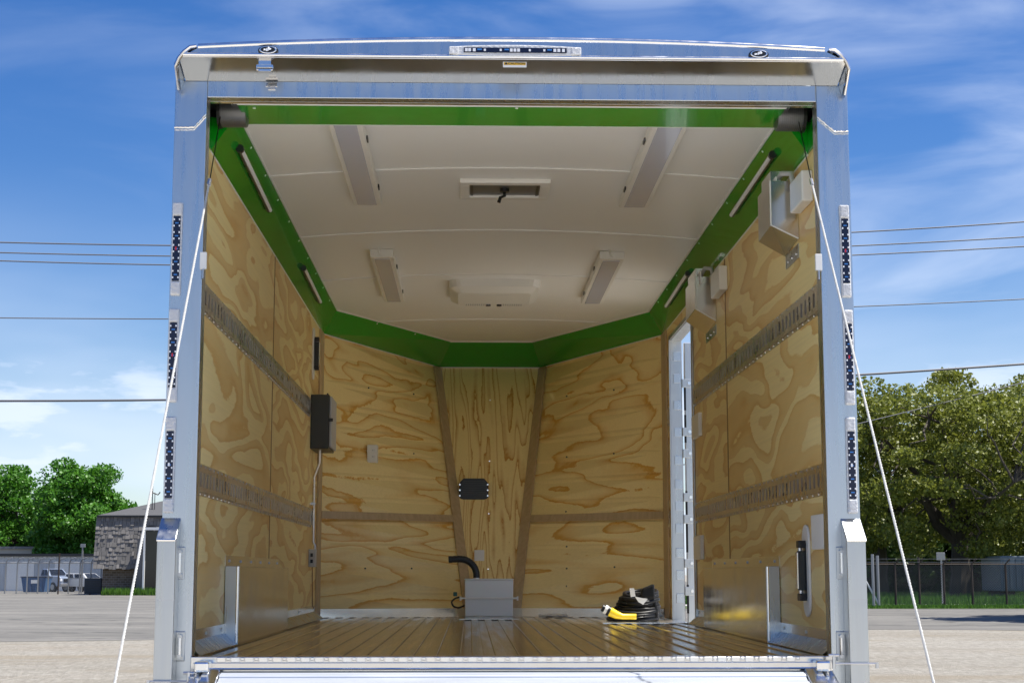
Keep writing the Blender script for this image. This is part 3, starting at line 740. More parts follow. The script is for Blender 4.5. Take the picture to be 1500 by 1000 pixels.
# roof vent with crank
c = P(738, 277, 2, ZE + .04); zc = ZE + crown(c.x) + .0
x0_ = P(674, 277, 2, zc).x; x1_ = P(804, 277, 2, zc).x; y0_ = P(738, 262, 2, zc).y; y1_ = P(738, 293, 2, zc - .02).y
mb = MB(); f_ = .05
mb.box(x0_, x1_, y0_, y0_ + f_, zc - .02, zc).box(x0_, x1_, y1_ - f_, y1_, zc - .02, zc).box(x0_, x0_ + f_ * .9, y0_ + f_, y1_ - f_, zc - .02, zc).box(x1_ - f_ * .9, x1_, y0_ + f_, y1_ - f_, zc - .02, zc)
RV = part(mb, 'roof_vent', M_plastic, bevel=.004)
part(MB().box(x0_ + .045, x1_ - .045, y0_ + .05, y1_ - .05, zc - .008, zc - .004), 'screen', M_drum, RV)
for q in (x0_ + .05, x1_ - .062): part(MB().box(q, q + .012, y0_ + .05, y1_ - .05, zc - .012, zc - .0085), 'side_slot', M_black, RV)
c = Vector(((x0_ + x1_) / 2, (y0_ + y1_) / 2, zc))
part(MB().tube([c + Vector((0, 0, -.005)), c + Vector((0, 0, -.04)), c + Vector((-.02, -.01, -.05)), c + Vector((-.028, -.01, -.075))], .008, 8).disc(c + Vector((0, 0, -.008)), (0, 0, -1), .022, .014, 12), 'crank', M_screw, RV, smooth=True)
# air conditioner shroud
zc = ZE + .044
x0_ = P(658, 420, 2, zc).x; x1_ = P(790, 420, 2, zc).x; y0_ = P(724, 408, 2, zc).y; y1_ = P(724, 430, 2, zc).y + .12
c = Vector(((x0_ + x1_) / 2, (y0_ + y1_) / 2, zc)); hx = (x1_ - x0_) / 2; hy = (y1_ - y0_) / 2
def rrect(cx_, cy_, hx_, hy_, r, z):
    o = []
    for qx, qy, a0 in ((1, 1, 0), (-1, 1, 90), (-1, -1, 180), (1, -1, 270)):
        for k in range(5):
            a = R(a0 + k * 22.5); o.append((cx_ + qx * (hx_ - r) + r * math.cos(a), cy_ + qy * (hy_ - r) + r * math.sin(a), z))
    return o
a_ = rrect(c.x, c.y, hx, hy, .07, zc); b2 = rrect(c.x, c.y, hx * .97, hy * .95, .07, zc - .045); c2 = rrect(c.x, c.y, hx * .80, hy * .72, .05, zc - .075)
mb = MB(); n = len(a_)
for q0, q1 in ((a_, b2), (b2, c2)):
    for i in range(n): j = (i + 1) % n; mb.poly([q0[i], q0[j], q1[j], q1[i]])
mb.poly(c2)
AC = part(mb, 'ceiling_air_unit', M_plastic, smooth=True)
mb = MB()
for i in range(26):
    if 11 <= i <= 14: continue
    xx = c.x - hx * .62 + i * hx * 1.24 / 25; mb.box(xx - .004, xx + .004, c.y + hy * .52, c.y + hy * .68, zc - .078, zc - .0755)
part(mb, 'grille_slots', M_greyplastic, AC)
mb = MB()
for s in (-.035, .035): part(MB().disc((c.x + s, c.y + hy * .58, zc - .0755), (0, 0, -1), .016, .010, 12), 'control_knob', M_black, AC)
part(MB().box(c.x - hx * .32, c.x + hx * .32, c.y - hy * .60, c.y - hy * .45, zc - .0772, zc - .0752), 'filter_door', M_trimwhite, AC, bevel=.001)

# wall boxes high on the right wall
def wallbox(y0_, y1_, depth, zin, zwall, ztop, fl):
    xi = W - depth
    mb = MB().hexa([(xi, y0_, zin), (W - .001, y0_, zwall), (W - .001, y1_, zwall - .02), (xi, y1_, zin - .01), (xi, y0_, ztop), (W - .001, y0_, ztop), (W - .001, y1_, ztop), (xi, y1_, ztop)])
    o = part(mb, 'equipment_box', M_mill, bevel=.002)
    part(MB().box(W - .004, W - .0008, y0_ + .01, y1_ - .01, zwall - fl, zwall - .018), 'flange', M_alu, o)
    mb = MB()
    for u in (.2, .5, .8): part(MB().disc((W - .004, y0_ + (y1_ - y0_) * u, zwall - fl * .7), (-1, 0, 0), .005, .004, 6), 'flange_screw', M_steel, o)
    part(MB().tube([(xi, y0_ - .001, ztop), (xi, y0_ - .001, zin), (W - .004, y0_ - .001, zwall)], .0035, 6), 'sealed_edge', M_trimwhite, o)
    # upper bracket step
    part(MB().box(xi + .01, xi + .05, y0_ + .04, y1_ - .04, ztop + .001, ztop + .05), 'bracket', M_mill, o)
    return o
wallbox(.55, .83, .112, H + 1.365, H + 1.312, H + 1.545, .075)
wallbox(2.72, 3.10, .112, H + 1.385, H + 1.322, H + 1.560, .07)
def boxat(px0, py0, px1, py1, x, d, name, m, **kw):
    a = P(px0, py0, 0, x); b_ = P(px1, py1, 0, x); ya, yb = sorted((a.y, b_.y)); z1_, z0_ = P((px0 + px1) / 2, py0, 1, (ya + yb) / 2).z, P((px0 + px1) / 2, py1, 1, (ya + yb) / 2).z
    s = -1 if x > 0 else 1
    return part(MB().box(*sorted((x + s * .0005, x + s * d)), ya, yb, z0_, z1_), name, m, **kw)
J1 = part(MB().box(W - .045, W - .001, .27, .50, H + 1.40, H + 1.52), 'junction_box', M_plastic, bevel=.006)
J2 = part(MB().box(W - .045, W - .001, 2.33, 2.62, H + 1.42, H + 1.545), 'junction_box', M_plastic, bevel=.006)
for yy, zz in ((.47, H + 1.53), (2.60, H + 1.55)):
    part(MB().tube([(W - .03, yy + .02, zz - .015), (W - .035, yy + .04, zz + .035), (W - .06, yy + .10, zz + .05), (W - .075, yy + .16, zz + .02), (W - .06, yy + .20, zz + .0)], .011, 10), 'power_lead', M_greyplastic, smooth=True)
    part(MB().box(W - .088, W - .082, yy + .09, yy + .15, zz - .03, zz + .035), 'lead_tag', M_brass)
# side wall fittings
boxat(1018, 607, 1029, 641, W, .022, 'outlet_box', M_plastic, bevel=.004)
boxat(1021, 784, 1032, 819, W, .022, 'outlet_box', M_plastic, bevel=.004)
def handle(sx, yc, z0_, z1_, w_):
    x = sx * W; s = -sx; pts = []
    n = 10; zc_ = (z0_ + z1_) / 2; hz = (z1_ - z0_) / 2 - w_
    for k in range(n + 1): a = math.pi * k / n; pts.append((x + s * .0005, yc + w_ * math.cos(a), zc_ + hz + w_ * math.sin(a)))
    for k in range(n + 1): a = math.pi + math.pi * k / n; pts.append((x + s * .0005, yc + w_ * math.cos(a), zc_ - hz + w_ * math.sin(a)))
    o = part(MB().prism(pts, (s * .010, 0, 0)), 'fold_down_step' if False else 'recessed_handle', M_trimwhite, bevel=.003)
    q = sorted((x + s * .010, x + s * .013))
    part(MB().box(*q, yc - w_ * .35, yc + w_ * .35, z0_ + .07, z1_ - .07), 'slot', M_black, o)
    part(MB().tube([(x + s * .030, yc, z0_ + .08), (x + s * .030, yc, z1_ - .08)], .009, 10), 'bar', M_steel, o, smooth=True)
    part(MB().box(*sorted((x + s * .012, x + s * .04)), yc - w_ * .2, yc + w_ * .3, zc_ - .075, zc_ + .075), 'grip', M_panelbox, o, bevel=.003)
    part(MB().box(*sorted((x + s * .0405, x + s * .046)), yc - w_ * .3, yc + w_ * .3, zc_ - .070, zc_ + .070), 'grip_face', M_bright, o, bevel=.002)
    mb = MB()
    for zz in (z0_ + .075, z1_ - .075): mb.box(*sorted((x + s * .012, x + s * .04)), yc - w_ * .4, yc + w_ * .4, zz - .014, zz + .014)
    part(mb, 'bar_ends', M_black, o, bevel=.003)
hp = P(1184, 835, 0, W)
handle(1, hp.y, P(1184, 903, 1, hp.y).z, P(1184, 768, 1, hp.y).z, .06)
hp2 = P(458, 522, 0, -W)
handle(-1, hp2.y, P(458, 556, 1, hp2.y).z, P(458, 480, 1, hp2.y).z, .055)
part(MB().box(W - .035, W - .0006, .10, .31, P(1200, 804, 1, .2).z, P(1200, 753, 1, .2).z), 'cover_plate', M_trimwhite, bevel=.004)
# breaker panel, conduit, outlet on the left
bp0 = P(456, 600, 0, -W).y
bz1, bz0 = P(468, 578, 1, 4.40).z, P(468, 657, 1, 4.40).z
o = part(MB().box(-W + .0005, -W + .115, 4.38, 4.78, bz0, bz1), 'breaker_panel', M_panelbox, bevel=.004)
part(MB().box(-W + .116, -W + .130, 4.40, 4.76, bz0 + .012, bz1 - .01), 'panel_door', M_greyplastic, o, bevel=.003)
part(MB().box(-W + .1165, -W + .14, 4.375, 4.395, (bz0 + bz1) / 2 - .0, (bz0 + bz1) / 2 + .02), 'door_latch', M_black, o)
ob = P(456, 817, 1, 4.45)
part(MB().tube([(-W + .05, 4.5, bz0), (-W + .05, 4.5, bz0 - .08), (-W + .018, 4.5, bz0 - .17), (-W + .018, 4.5, ob.z + .10), (-W + .030, 4.5, ob.z + .08), (-W + .030, 4.5, ob.z + .05)], .0085, 10), 'conduit', M_track, smooth=True)
part(MB().box(-W, -W + .03, 4.47, 4.53, (bz0 + ob.z) / 2 - .008, (bz0 + ob.z) / 2 + .008), 'conduit_strap', M_steel)
o = part(MB().box(-W + .0005, -W + .042, 4.40, 4.50, ob.z - .055, ob.z + .055), 'outlet_box', M_greyplastic, bevel=.004)
part(MB().box(-W + .0125, -W + .0285, 4.397, 4.3995, ob.z - .03, ob.z - .008).box(-W + .0125, -W + .0285, 4.397, 4.3995, ob.z + .008, ob.z + .03), 'sockets', M_black, o)
part(MB().tube([(-W + .02, 4.45, ob.z - .05), (-W + .02, 4.50, Z0 + .09), (-W + .03, 4.5, Z0 + .07)], .003, 6), 'ground_wire', mat('copper_brown', (.20, .06, .02), .4))
# outlet on the left nose wall, plate and louvre on the centre panel
def nosewall(px, py, side):
    d = (rt * (px - 750) - up * (py - 500) + fw * F).normalized(); s0 = 10.0
    while s0 < 13.5:
        p = CAM + d * s0; e = nosept(side, p.z); u = (W - abs(p.x)) / (W - abs(e.x))
        if p.y >= YC + (e.y - YC) * u - .008: return p
        s0 += .004
pz = nosewall(546, 665, -1)
o = part(MB().box(pz.x - .036, pz.x + .036, pz.y - .07, pz.y + .05, pz.z - .062, pz.z + .062), 'outlet_box', M_plastic, bevel=.006)
mb = MB()
for s in (-1, 1): mb.box(pz.x - .004, pz.x + .018, pz.y - .0725, pz.y - .0705, pz.z + s * .022 - .012, pz.z + s * .022 + .012)
part(mb, 'sockets', M_trimwhite, o)
mb = MB()
for s in (-1, 1):
    for q in (0, .010): mb.box(pz.x + .002 + q, pz.x + .0035 + q, pz.y - .0735, pz.y - .0727, pz.z + s * .022 - .004, pz.z + s * .022 + .006)
part(mb, 'socket_slots', M_ink, o)
vc = onnose(694, 718)
yv = vc.y - .05
oc8 = [(-.105, -.05), (-.075, -.085), (.075, -.085), (.105, -.05), (.105, .05), (.075, .085), (-.075, .085), (-.105, .05)]
o = part(MB().prism([(vc.x + a, yv, vc.z + b_) for a, b_ in oc8], (0, .10, 0)), 'louvre_cover', M_black, bevel=.006)
mb = MB()
for s in (-1, 1):
    for q in (-.04, 0, .04): part(MB().disc((vc.x + s * .101, yv, vc.z + q), (0, -1, 0), .006, .005, 8), 'cover_bolt', M_bright, o)
mb = MB()
for q in range(-5, 6): mb.box(vc.x - .08, vc.x + .08, yv - .003, yv, vc.z + q * .013 - .003, vc.z + q * .013 + .003)
part(mb, 'louvres', M_panelbox, o)
pc = onnose(702, 817)
part(MB().box(pc.x - .035, pc.x + .035, pc.y - .012, pc.y + .03, pc.z - .057, pc.z + .057), 'blank_plate', M_plastic, bevel=.004)

# side doorway on the right and its open door
ya, yb, zt_ = 3.66, 4.685, H + 1.495
o = part(MB().box(W - .004, W + .066, yb - .0, yb + .004, Z0 - .05, zt_).box(W - .004, W + .066, ya - .004, ya, Z0 - .05, zt_).box(W - .004, W + .066, ya - .004, yb + .004, zt_, zt_ + .004).box(W - .02, W + .075, ya, yb, Z0 - .056, Z0 - .05), 'door_frame', M_post)
part(MB().box(W - .012, W - .0045, ya - .05, ya - .005, Z0 - .02, zt_ + .03).box(W - .012, W - .0045, yb + .005, yb + .03, Z0 - .02, zt_ + .03).box(W - .012, W - .0045, ya - .005, yb + .005, zt_ + .005, zt_ + .03), 'frame_trim', M_post, o)
zz = Z0 + .1
rnd = random.Random(4)
while zz < zt_ - .1:
    part(MB().box(W + .014, W + .064, yb - .004, yb - .0005, zz, zz + .06), 'keeper_plate', M_alu, o, bevel=.002); zz += .155 + rnd.uniform(-.02, .03)
part(MB().box(.62, W - .02, ya + .12, yb - .42, Z0 + .0005, Z0 + .004), 'threshold_plate', M_bright)
dx0 = W + .085
DR = part(MB().box(dx0, dx0 + .92, yb - .0, yb + .035, Z0 - .04, zt_ - .01), 'side_door', M_skin, bevel=.004)
part(MB().box(dx0 + .003, dx0 + .055, yb - .008, yb - .0005, Z0 - .04, zt_ - .012).box(dx0 + .86, dx0 + .92, yb - .008, yb - .0005, Z0 - .04, zt_ - .012).box(dx0 + .055, dx0 + .86, yb - .008, yb - .0005, zt_ - .07, zt_ - .012), 'door_edge_frame', M_post, DR, bevel=.002)
mb = MB()
for q in (.02, .24, .36, .64, .76): mb.box(dx0 - .006, dx0 + .008, yb - .012, yb - .0085, Z0 + q * 1.75, Z0 + q * 1.75 + .18)
part(mb, 'weather_seal', M_rubber, DR)
for q in (.10, .20, .36, .44, .60, .68, .86):
    zz = Z0 + q * 1.75
    h_ = part(MB().box(W + .068, dx0 + .045, yb - .014, yb - .0085, zz - .028, zz + .028), 'hinge', M_post, DR, bevel=.003)
mb = MB()
for q in (.10, .20, .36, .44, .60, .68, .86):
    zz = Z0 + q * 1.75
    part(MB().disc((dx0 + .028, yb - .014, zz), (0, -1, 0), .010, .012, 10), 'hinge_knuckle', M_bright, DR, smooth=True)

# ------------------------------------------------------------------ loose things on the deck
bx0, bx1 = P(680.5, 903, 2, Z0).x, P(752, 903, 2, Z0).x; by = P(715, 903, 2, Z0).y
BX = thing('battery_box', ((bx0 + bx1) / 2, by + .1, Z0 + .004), 'translucent white plastic box with a strap, standing at the nose under a black hose', 'plastic box')
bh = P(715, 847, 1, by).z
def hx_(x0, x1, y0, y1, z0, z1, k): return [(x0 + k, y0 + k, z0), (x1 - k, y0 + k, z0), (x1 - k, y1 - k, z0), (x0 + k, y1 - k, z0), (x0, y0, z1), (x1, y0, z1), (x1, y1, z1), (x0, y1, z1)]
MB().hexa(hx_(bx0, bx1, by, by + .22, Z0 + .004, bh - .01, .003)).build('tub', M_box, BX, bevel=.006)
MB().box(bx0 - .002, bx1 + .002, by - .004, by + .224, bh - .009, bh).build('lid', M_box, BX, bevel=.003)
zs = P(715, 875.5, 1, by).z
s_ = MB().box(bx0 - .028, bx1 + .028, by - .014, by - .006, zs - .006, zs + .006).build('strap', M_trimwhite, BX, bevel=.002)
mb = MB()
for u in (.2, .5, .8): mb.box(bx0 + (bx1 - bx0) * u - .003, bx0 + (bx1 - bx0) * u + .003, by - .013, by - .007, zs - .013, zs - .0065)
for s in (bx0 - .028, bx1 + .028): mb.tube([(s, by - .010, zs - .016), (s, by - .010, zs + .012)], .006, 8)
mb.build('strap_pins', M_trimwhite, s_)
h0 = P(698, 847, 1, by + .08)
hose = []
for (px, py) in ((698, 847), (698, 838), (695, 830), (689, 823), (681, 819), (672, 818), (657, 819)): hose.append(P(px, py, 1, by + .08))
sm = []
for i in range(len(hose) - 1):
    for k in range(5): sm.append(hose[i].lerp(hose[i + 1], k / 5))
sm.append(hose[-1])
for _ in range(3): sm = [sm[0]] + [(sm[i - 1] + sm[i] * 2 + sm[i + 1]) / 4 for i in range(1, len(sm) - 1)] + [sm[-1]]
MB().tube(sm, [.0225 + .0015 * (i % 2) for i in range(len(sm))], 12).build('vent_hose', M_black, BX, smooth=True)
MB().tube([sm[0] - Vector((0, 0, .012)), sm[0] + Vector((0, 0, .006))], .024, 12).build('hose_collar', M_steel, BX, smooth=True)
def curve_px(pts, y, r, name, m, parent, sub=5):
    q = [P(px, py, 1, y) for px, py in pts]; s = []
    for i in range(len(q) - 1):
        for k in range(sub): s.append(q[i].lerp(q[i + 1], k / sub))
    s.append(q[-1])
    for _ in range(3): s = [s[0]] + [(s[i - 1] + s[i] * 2 + s[i + 1]) / 4 for i in range(1, len(s) - 1)] + [s[-1]]
    return MB().tube(s, r, 8).build(name, m, parent, smooth=True)
curve_px(((681, 886), (672, 890), (664, 888), (661, 881), (666, 876), (673, 874)), by + .03, .006, 'battery_lead', M_black, BX)
c = P(667, 870, 1, by + .03); MB().box(c.x - .014, c.x + .012, by + .02, by + .045, c.z - .012, c.z + .016).build('lead_clamp', mat('dark_teal_plastic', (.01, .10, .09), .4), BX, bevel=.004)
localize(BX)

PAPN = thing('instruction_papers', (0.2, 5.0, Z0 + .003), 'crumpled white papers lying on the deck right of the white box', 'papers')
rnd = random.Random(7)
for (px0, px1, py, hh, tw) in ((762, 800, 901, .010, .3), (784, 826, 900, .022, -.2), (790, 832, 902.5, .014, .1)):
    a = P(px0, py, 2, Z0 + .003); b_ = P(px1, py, 2, Z0 + .003); yy = a.y
    mb = MB(); nx, ny = 10, 5; base = len(mb.v)
    for i in range(nx + 1):
        for j in range(ny + 1):
            mb.v.append((a.x + (b_.x - a.x) * i / nx, yy + .16 * j / ny + tw * .1 * i / nx, Z0 + .005 + hh * (.3 + .7 * rnd.random()) * math.sin(math.pi * (.1 + .8 * j / ny))))
    for i in range(nx):
        for j in range(ny): q = i * (ny + 1) + j; mb.f.append((q, q + 1, q + ny + 2, q + ny + 1)); mb.m.append(0)
    mb.build('paper_sheet', M_brass, PAPN, smooth=True)
localize(PAPN)

# coil of shore power cord with the yellow plug
yc_ = P(905, 911, 2, Z0).y
CO = thing('extension_cord', (.9, yc_ + .15, Z0 + .003), 'coil of thick black cord with yellow angled plug beside the side doorway', 'power cord')
rnd = random.Random(3)
cc = P(928, 905, 1, yc_ + .16); cc.z = Z0
def ringpts(cx_, cy_, z, rx, ry, tilt, ph, n=40):
    o = []
    for i in range(n + 1):
        a = 2 * math.pi * i / n + ph
        o.append(Vector((cx_ + rx * math.cos(a), cy_ + ry * math.sin(a), z + tilt * math.cos(a - 1.0) + .004 * math.sin(3 * a + ph))))
    return o
for i in range(8):
    z = Z0 + .018 + i * .0215
    MB().tube(ringpts(cc.x + rnd.uniform(-.008, .008) + .006 * i, cc.y + rnd.uniform(-.01, .01), z, .152 - .0085 * i + rnd.uniform(-.012, .012), .13 - .004 * i, .004 + .002 * i, rnd.uniform(0, 6)), .0128, 10).build('cord_loop', M_rubber, CO, smooth=True)
curve_px(((962, 904), (961, 890), (957, 876), (951, 868)), yc_ + .08, .0125, 'cord_end', M_rubber, CO)
a = P(951, 866, 1, yc_ + .06)
MB().hexa([a + Vector(v_) for v_ in ((-.055, -.02, -.035), (.035, -.02, -.045), (.035, .03, -.045), (-.055, .03, -.035), (-.045, -.02, .018), (.03, -.02, .048), (.03, .03, .048), (-.045, .03, .018))]).build('cord_connector', M_rubber, CO, bevel=.012)
q = [P(*p, 1, yc_ - .02) for p in ((932, 902.5), (912, 902.5), (903, 900), (893, 895))]
YP = MB().tube(q, [.0165, .0175, .024, .028], 14).build('yellow_plug', M_yellow, CO, smooth=True)
MB().tube([q[-1], q[-1] + (q[-1] - q[-2]).normalized() * .016], .030, 14).build('plug_band', M_black, YP, smooth=True)
dv = (q[-1] - q[-2]).normalized(); MB().tube([q[-1] + dv * .016, q[-1] + dv * .034], .027, 14).build('plug_ring', M_trimwhite, YP, smooth=True)
MB().tube([q[-1] + dv * .034, q[-1] + dv * .050], .021, 14).build('plug_nose', M_black, YP, smooth=True)
for pts in (((922, 861), (929, 861), (931, 873), (924, 874)), ((930, 873), (949, 877), (942, 885), (935, 881))):
    MB().prism([P(*p, 1, yc_ - .0) for p in pts], (0, .003, 0)).build('paper_tag', M_brass, CO)
localize(CO)

# ------------------------------------------------------------------ ground
def sheet(name, pts, m, z, sub=0):
    me = MB().poly([(x, y, z) for x, y in pts]).build(name, m); tag(me, kind='structure'); return me
M_gravel = mat('pale_gravel', (.5, .45, .37), .95); t, b = nodes(M_gravel); v = oc(t)
g1 = noise(t, v, 1, 4, .6, .5, (.22, .4, 1)); g2 = noise(t, v, 1, 6, .8, 0, (11, 2.6, 1)); g3 = noise(t, v, 1, 5, .7, .8, (.22, .55, 1)); g4 = noise(t, v, 1, 4, .85, 0, (24, 5, 1))
c = mixc(t, maprange(t, g1, .40, .64, 0, 1), (.335, .315, .27), (.26, .238, .192))
c = mixc(t, maprange(t, g3, .50, .70, 0, .7), c, (.25, .21, .155))
c = mixc(t, maprange(t, g2, .38, .60, .7, 0), c, (.17, .15, .12), 'MIX')
c = mixc(t, maprange(t, g4, .56, .66, 0, .8), c, (.42, .40, .35))
t.links.new(c, b.inputs['Base Color']); g6 = noise(t, v, 1, 5, .65, 1.6, (.13, .42, 1), (3, 8, 0)); c = mixc(t, maprange(t, g6, .53, .60, 0, .6), c, (.24, .20, .14)); t.links.new(c, b.inputs['Base Color'])
bump(t, b, mathn(t, 'ADD', g2, mathn(t, 'MULTIPLY', g4, .4)), .05, .9)
M_asph = mat('worn_asphalt', (.16, .155, .15), .9); t, b = nodes(M_asph); v = oc(t)
g1 = noise(t, v, 1, 4, .6, .4, (.1, .35, 1)); g2 = noise(t, v, 1, 6, .85, 0, (9, 2, 1)); g3 = noise(t, v, 1, 5, .6, 1.2, (.09, .35, 1))
c = mixc(t, maprange(t, g1, .35, .65, 0, 1), (.135, .13, .118), (.19, .182, .165))
c = mixc(t, maprange(t, g2, .45, .7, 0, .5), c, (.10, .10, .10))
c = mixc(t, maprange(t, mathn(t, 'ABSOLUTE', mathn(t, 'SUBTRACT', g3, .5)), 0, .016, .85, 0), c, (.05, .05, .05))
g5 = noise(t, v, 1, 3, .6, .5, (.5, 1.1, 1), (4, 9, 0)); c = mixc(t, maprange(t, g5, .55, .62, 0, .45), c, (.22, .21, .185))
t.links.new(c, b.inputs['Base Color']); bump(t, b, g2, .01, .5); b.inputs['Specular IOR Level'].default_value = .15
M_conc = mat('pale_road', (.42, .40, .37), .9)
M_soil = mat('lawn_soil', (.07, .10, .03), .95)
sheet('ground', [(-900, -500), (900, -500), (900, 900), (-900, 900)], M_gravel, 0)
# asphalt apron with an irregular near edge
rnd = random.Random(11)
edge = []
for i in range(121):
    x = -90 + 180 * i / 120; edge.append((x, 20.6 + (.0 if x < 0 else 4.2 + .02 * x) + .45 * math.sin(x * .9) + .5 * math.sin(x * .31 + 1) + rnd.uniform(-.4, .4)))
sheet('asphalt_road', edge + [(90, 200), (-90, 200)], M_asph, .004)
DL = 92 ; DR_ = 50       # distances of the left and right boundaries
yF = CAM.y + DR_
sheet('lawn', [(4, yF - 1.6), (40, yF - 2.4), (40, yF + 40), (4, yF + 40)], M_soil, .012)
sheet('bounce_pad', [(-7, -14), (7, -14), (7, 5.6), (-7, 5.6)], mat('pale_bounce_surface', (.47, .44, .385), .85), .006)  # added pad, out of view, bounces sunlight up into the trailer
sheet('path', [(4, yF + 2.2), (60, yF + 2.2), (60, yF + 4.6), (4, yF + 4.6)], M_conc, .018)

# ------------------------------------------------------------------ foliage
def leafmat(name, c0, c1, tr=.35):
    m = bpy.data.materials.new(name); m.use_nodes = True; t = m.node_tree; b = t.nodes['Principled BSDF']
    g = N(t, 'ShaderNodeNewGeometry'); v = oc(t)
    n = noise(t, v, .9, 2, .6)
    f = mathn(t, 'ADD', mathn(t, 'MULTIPLY', g.outputs['Random Per Island'], .6), mathn(t, 'MULTIPLY', n, .5))
    c = mixc(t, f, c0, c1); t.links.new(c, b.inputs['Base Color']); b.inputs['Roughness'].default_value = .5
    ts = N(t, 'ShaderNodeBsdfTranslucent'); t.links.new(c, ts.inputs['Color'])
    mxs = N(t, 'ShaderNodeMixShader'); mxs.inputs[0].default_value = tr
    t.links.new(b.outputs[0], mxs.inputs[1]); t.links.new(ts.outputs[0], mxs.inputs[2])
    t.links.new(mxs.outputs[0], t.nodes['Material Output'].inputs['Surface']); return m
M_leafA = leafmat('maple_leaves', (.045, .16, .012), (.10, .27, .02))
M_leafB = leafmat('oak_spring_leaves', (.10, .13, .016), (.26, .28, .045))
M_leafC = leafmat('dark_bush_leaves', (.025, .06, .012), (.06, .11, .02), .2)
M_grass = leafmat('grass_blades', (.05, .14, .015), (.13, .26, .03))
M_bark = mat('grey_bark', (.065, .052, .04), .9); t, b = nodes(M_bark); v = oc(t)
bn = noise(t, v, 1, 5, .7, 0, (9, 9, 2)); t.links.new(mixc(t, bn, (.035, .028, .022), (.11, .09, .07)), b.inputs['Base Color']); bump(t, b, bn, .03, .8)
def leafmesh(name, P0, size, m, parent, rs, flat=.0):
    n = len(P0); a = rs.normal(size=(n, 3)); a[:, 2] += flat; a /= np.linalg.norm(a, axis=1)[:, None]
    u = np.cross(a, rs.normal(size=(n, 3))); u /= np.linalg.norm(u, axis=1)[:, None]; w_ = np.cross(a, u)
    s = size * rs.uniform(.6, 1.3, (n, 1)); u = u * s; w_ = w_ * s * .75
    V = np.stack([P0 - u, P0 - w_ * .9 + u * .1, P0 + u, P0 + w_ * .9 + u * .1], 1).reshape(-1, 3)
    me = bpy.data.meshes.new(name); me.vertices.add(len(V)); me.vertices.foreach_set('co', V.astype('f').ravel())
    me.loops.add(4 * n); me.loops.foreach_set('vertex_index', np.arange(4 * n, dtype='i'))
    me.polygons.add(n); me.polygons.foreach_set('loop_start', np.arange(0, 4 * n, 4, dtype='i')); me.update(calc_edges=True)
    me.materials.append(m); o = bpy.data.objects.new(name, me); COL.objects.link(o); o.parent = parent; return o
def limb(mb, a, b_, r0, r1, rnd, wob=.06, n=6):
    a, b_ = Vector(a), Vector(b_); L = (b_ - a).length; pts = []
    for i in range(n + 1):
        u = i / n; p = a.lerp(b_, u)
        if 0 < i < n: p += Vector((rnd.uniform(-1, 1), rnd.uniform(-1, 1), rnd.uniform(-.6, 1))) * L * wob
        pts.append(p)
    mb.tube(pts, [r0 + (r1 - r0) * i / n for i in range(n + 1)], 7); return pts
def tree(name, base, h, rad, clumps, leaves, leaf, m, seed, label, th=.3, tr=.28, crown0=.22, cr=.9, group=None, low=0.0, lean=(0, 0), cat='tree', shape='round'):
    rnd = random.Random(seed); rs = np.random.RandomState(seed)
    root = thing(name, base, label, cat, group); bs = Vector(base)
    mb = MB(); fork = Vector((lean[0], lean[1], h * th))
    limb(mb, (0, 0, -.1), fork, tr * 1.25, tr * .85, rnd, .02)
    pts = []
    C = []
    while len(C) < clumps:
        p = Vector((rnd.uniform(-1, 1), rnd.uniform(-1, 1), rnd.uniform(-1, 1)))
        if p.length > 1 or p.length < .25: continue
        if shape == 'cone' and (math.hypot(p.x, p.y) > 1.0 - .75 * max(p.z, 0) or p.z > .86): continue
        q = Vector((p.x * rad, p.y * rad, h * (crown0 + (1 - crown0) / 2) + p.z * h * (1 - crown0) / 2)) * 1.0
        C.append(q)
    mains = []
    for k in range(9):
        a = 2 * math.pi * k / 9 + rnd.uniform(-.3, .3); rr = rad * rnd.uniform(.45, .8); zz = h * rnd.uniform(.45, .9)
        if k == 8: rr, zz = .1, h * .8
        if shape == 'cone': rr *= .6; zz = min(zz, h * .7)
        pts_ = limb(mb, fork, (rr * math.cos(a), rr * math.sin(a), zz), tr * .55, tr * .10, rnd, .09, 7); mains += pts_[2:]
    for q in C:
        near = min(mains, key=lambda s: (s - q).length)
        if rnd.random() < .8: limb(mb, near, q, tr * .13, tr * .03, rnd, .1, 4)
    mb.build('trunk', M_bark, root, smooth=True)
    per = leaves // clumps; L = []
    for q in C:
        r = cr * rnd.uniform(.6, 1.25); g = rs.normal(size=(per, 3)); g /= np.linalg.norm(g, axis=1)[:, None]
        d = rs.uniform(.35, 1, (per, 1)) ** .6
        L.append(np.array(q)[None] + g * d * r * np.array([1.15, 1.15, .62]))
    L = np.concatenate(L); L = L[L[:, 2] > low]
    leafmesh('crown', L, leaf, m, root, rs, .5)
    return root
def gpos(px, dist, z=0): p = at(px, 839, dist); return (p.x, p.y, z)
def hgt(py, dist): return H + (839 - py) / F * dist * 1.0
# three maples left
tree('maple_tree', gpos(116, 108), hgt(648, 108), 3.1, 110, 36000, .12, M_leafA, 5, 'tallest bright green maple, rising behind the shingled building and metal shed', .3, .22, .04, 1.0, 'maples behind the shed', shape='cone')
tree('maple_tree', gpos(22, 112), hgt(690, 112), 3.2, 100, 32000, .12, M_leafA, 8, 'bright green maple at the far left, behind the metal shed', .3, .22, .04, .95, 'maples behind the shed')
tree('maple_tree', gpos(62, 124), hgt(728, 124), 4.2, 50, 20000, .125, M_leafA, 9, 'lower green maple filling the gap between two taller maples', .3, .22, .05, 1.1, 'maples behind the shed')
tree('maple_tree', gpos(158, 118), hgt(735, 118), 2.8, 34, 13000, .12, M_leafA, 19, 'small green maple just left of the dark shingled building roof', .3, .2, .05, 1.0, 'maples behind the shed')
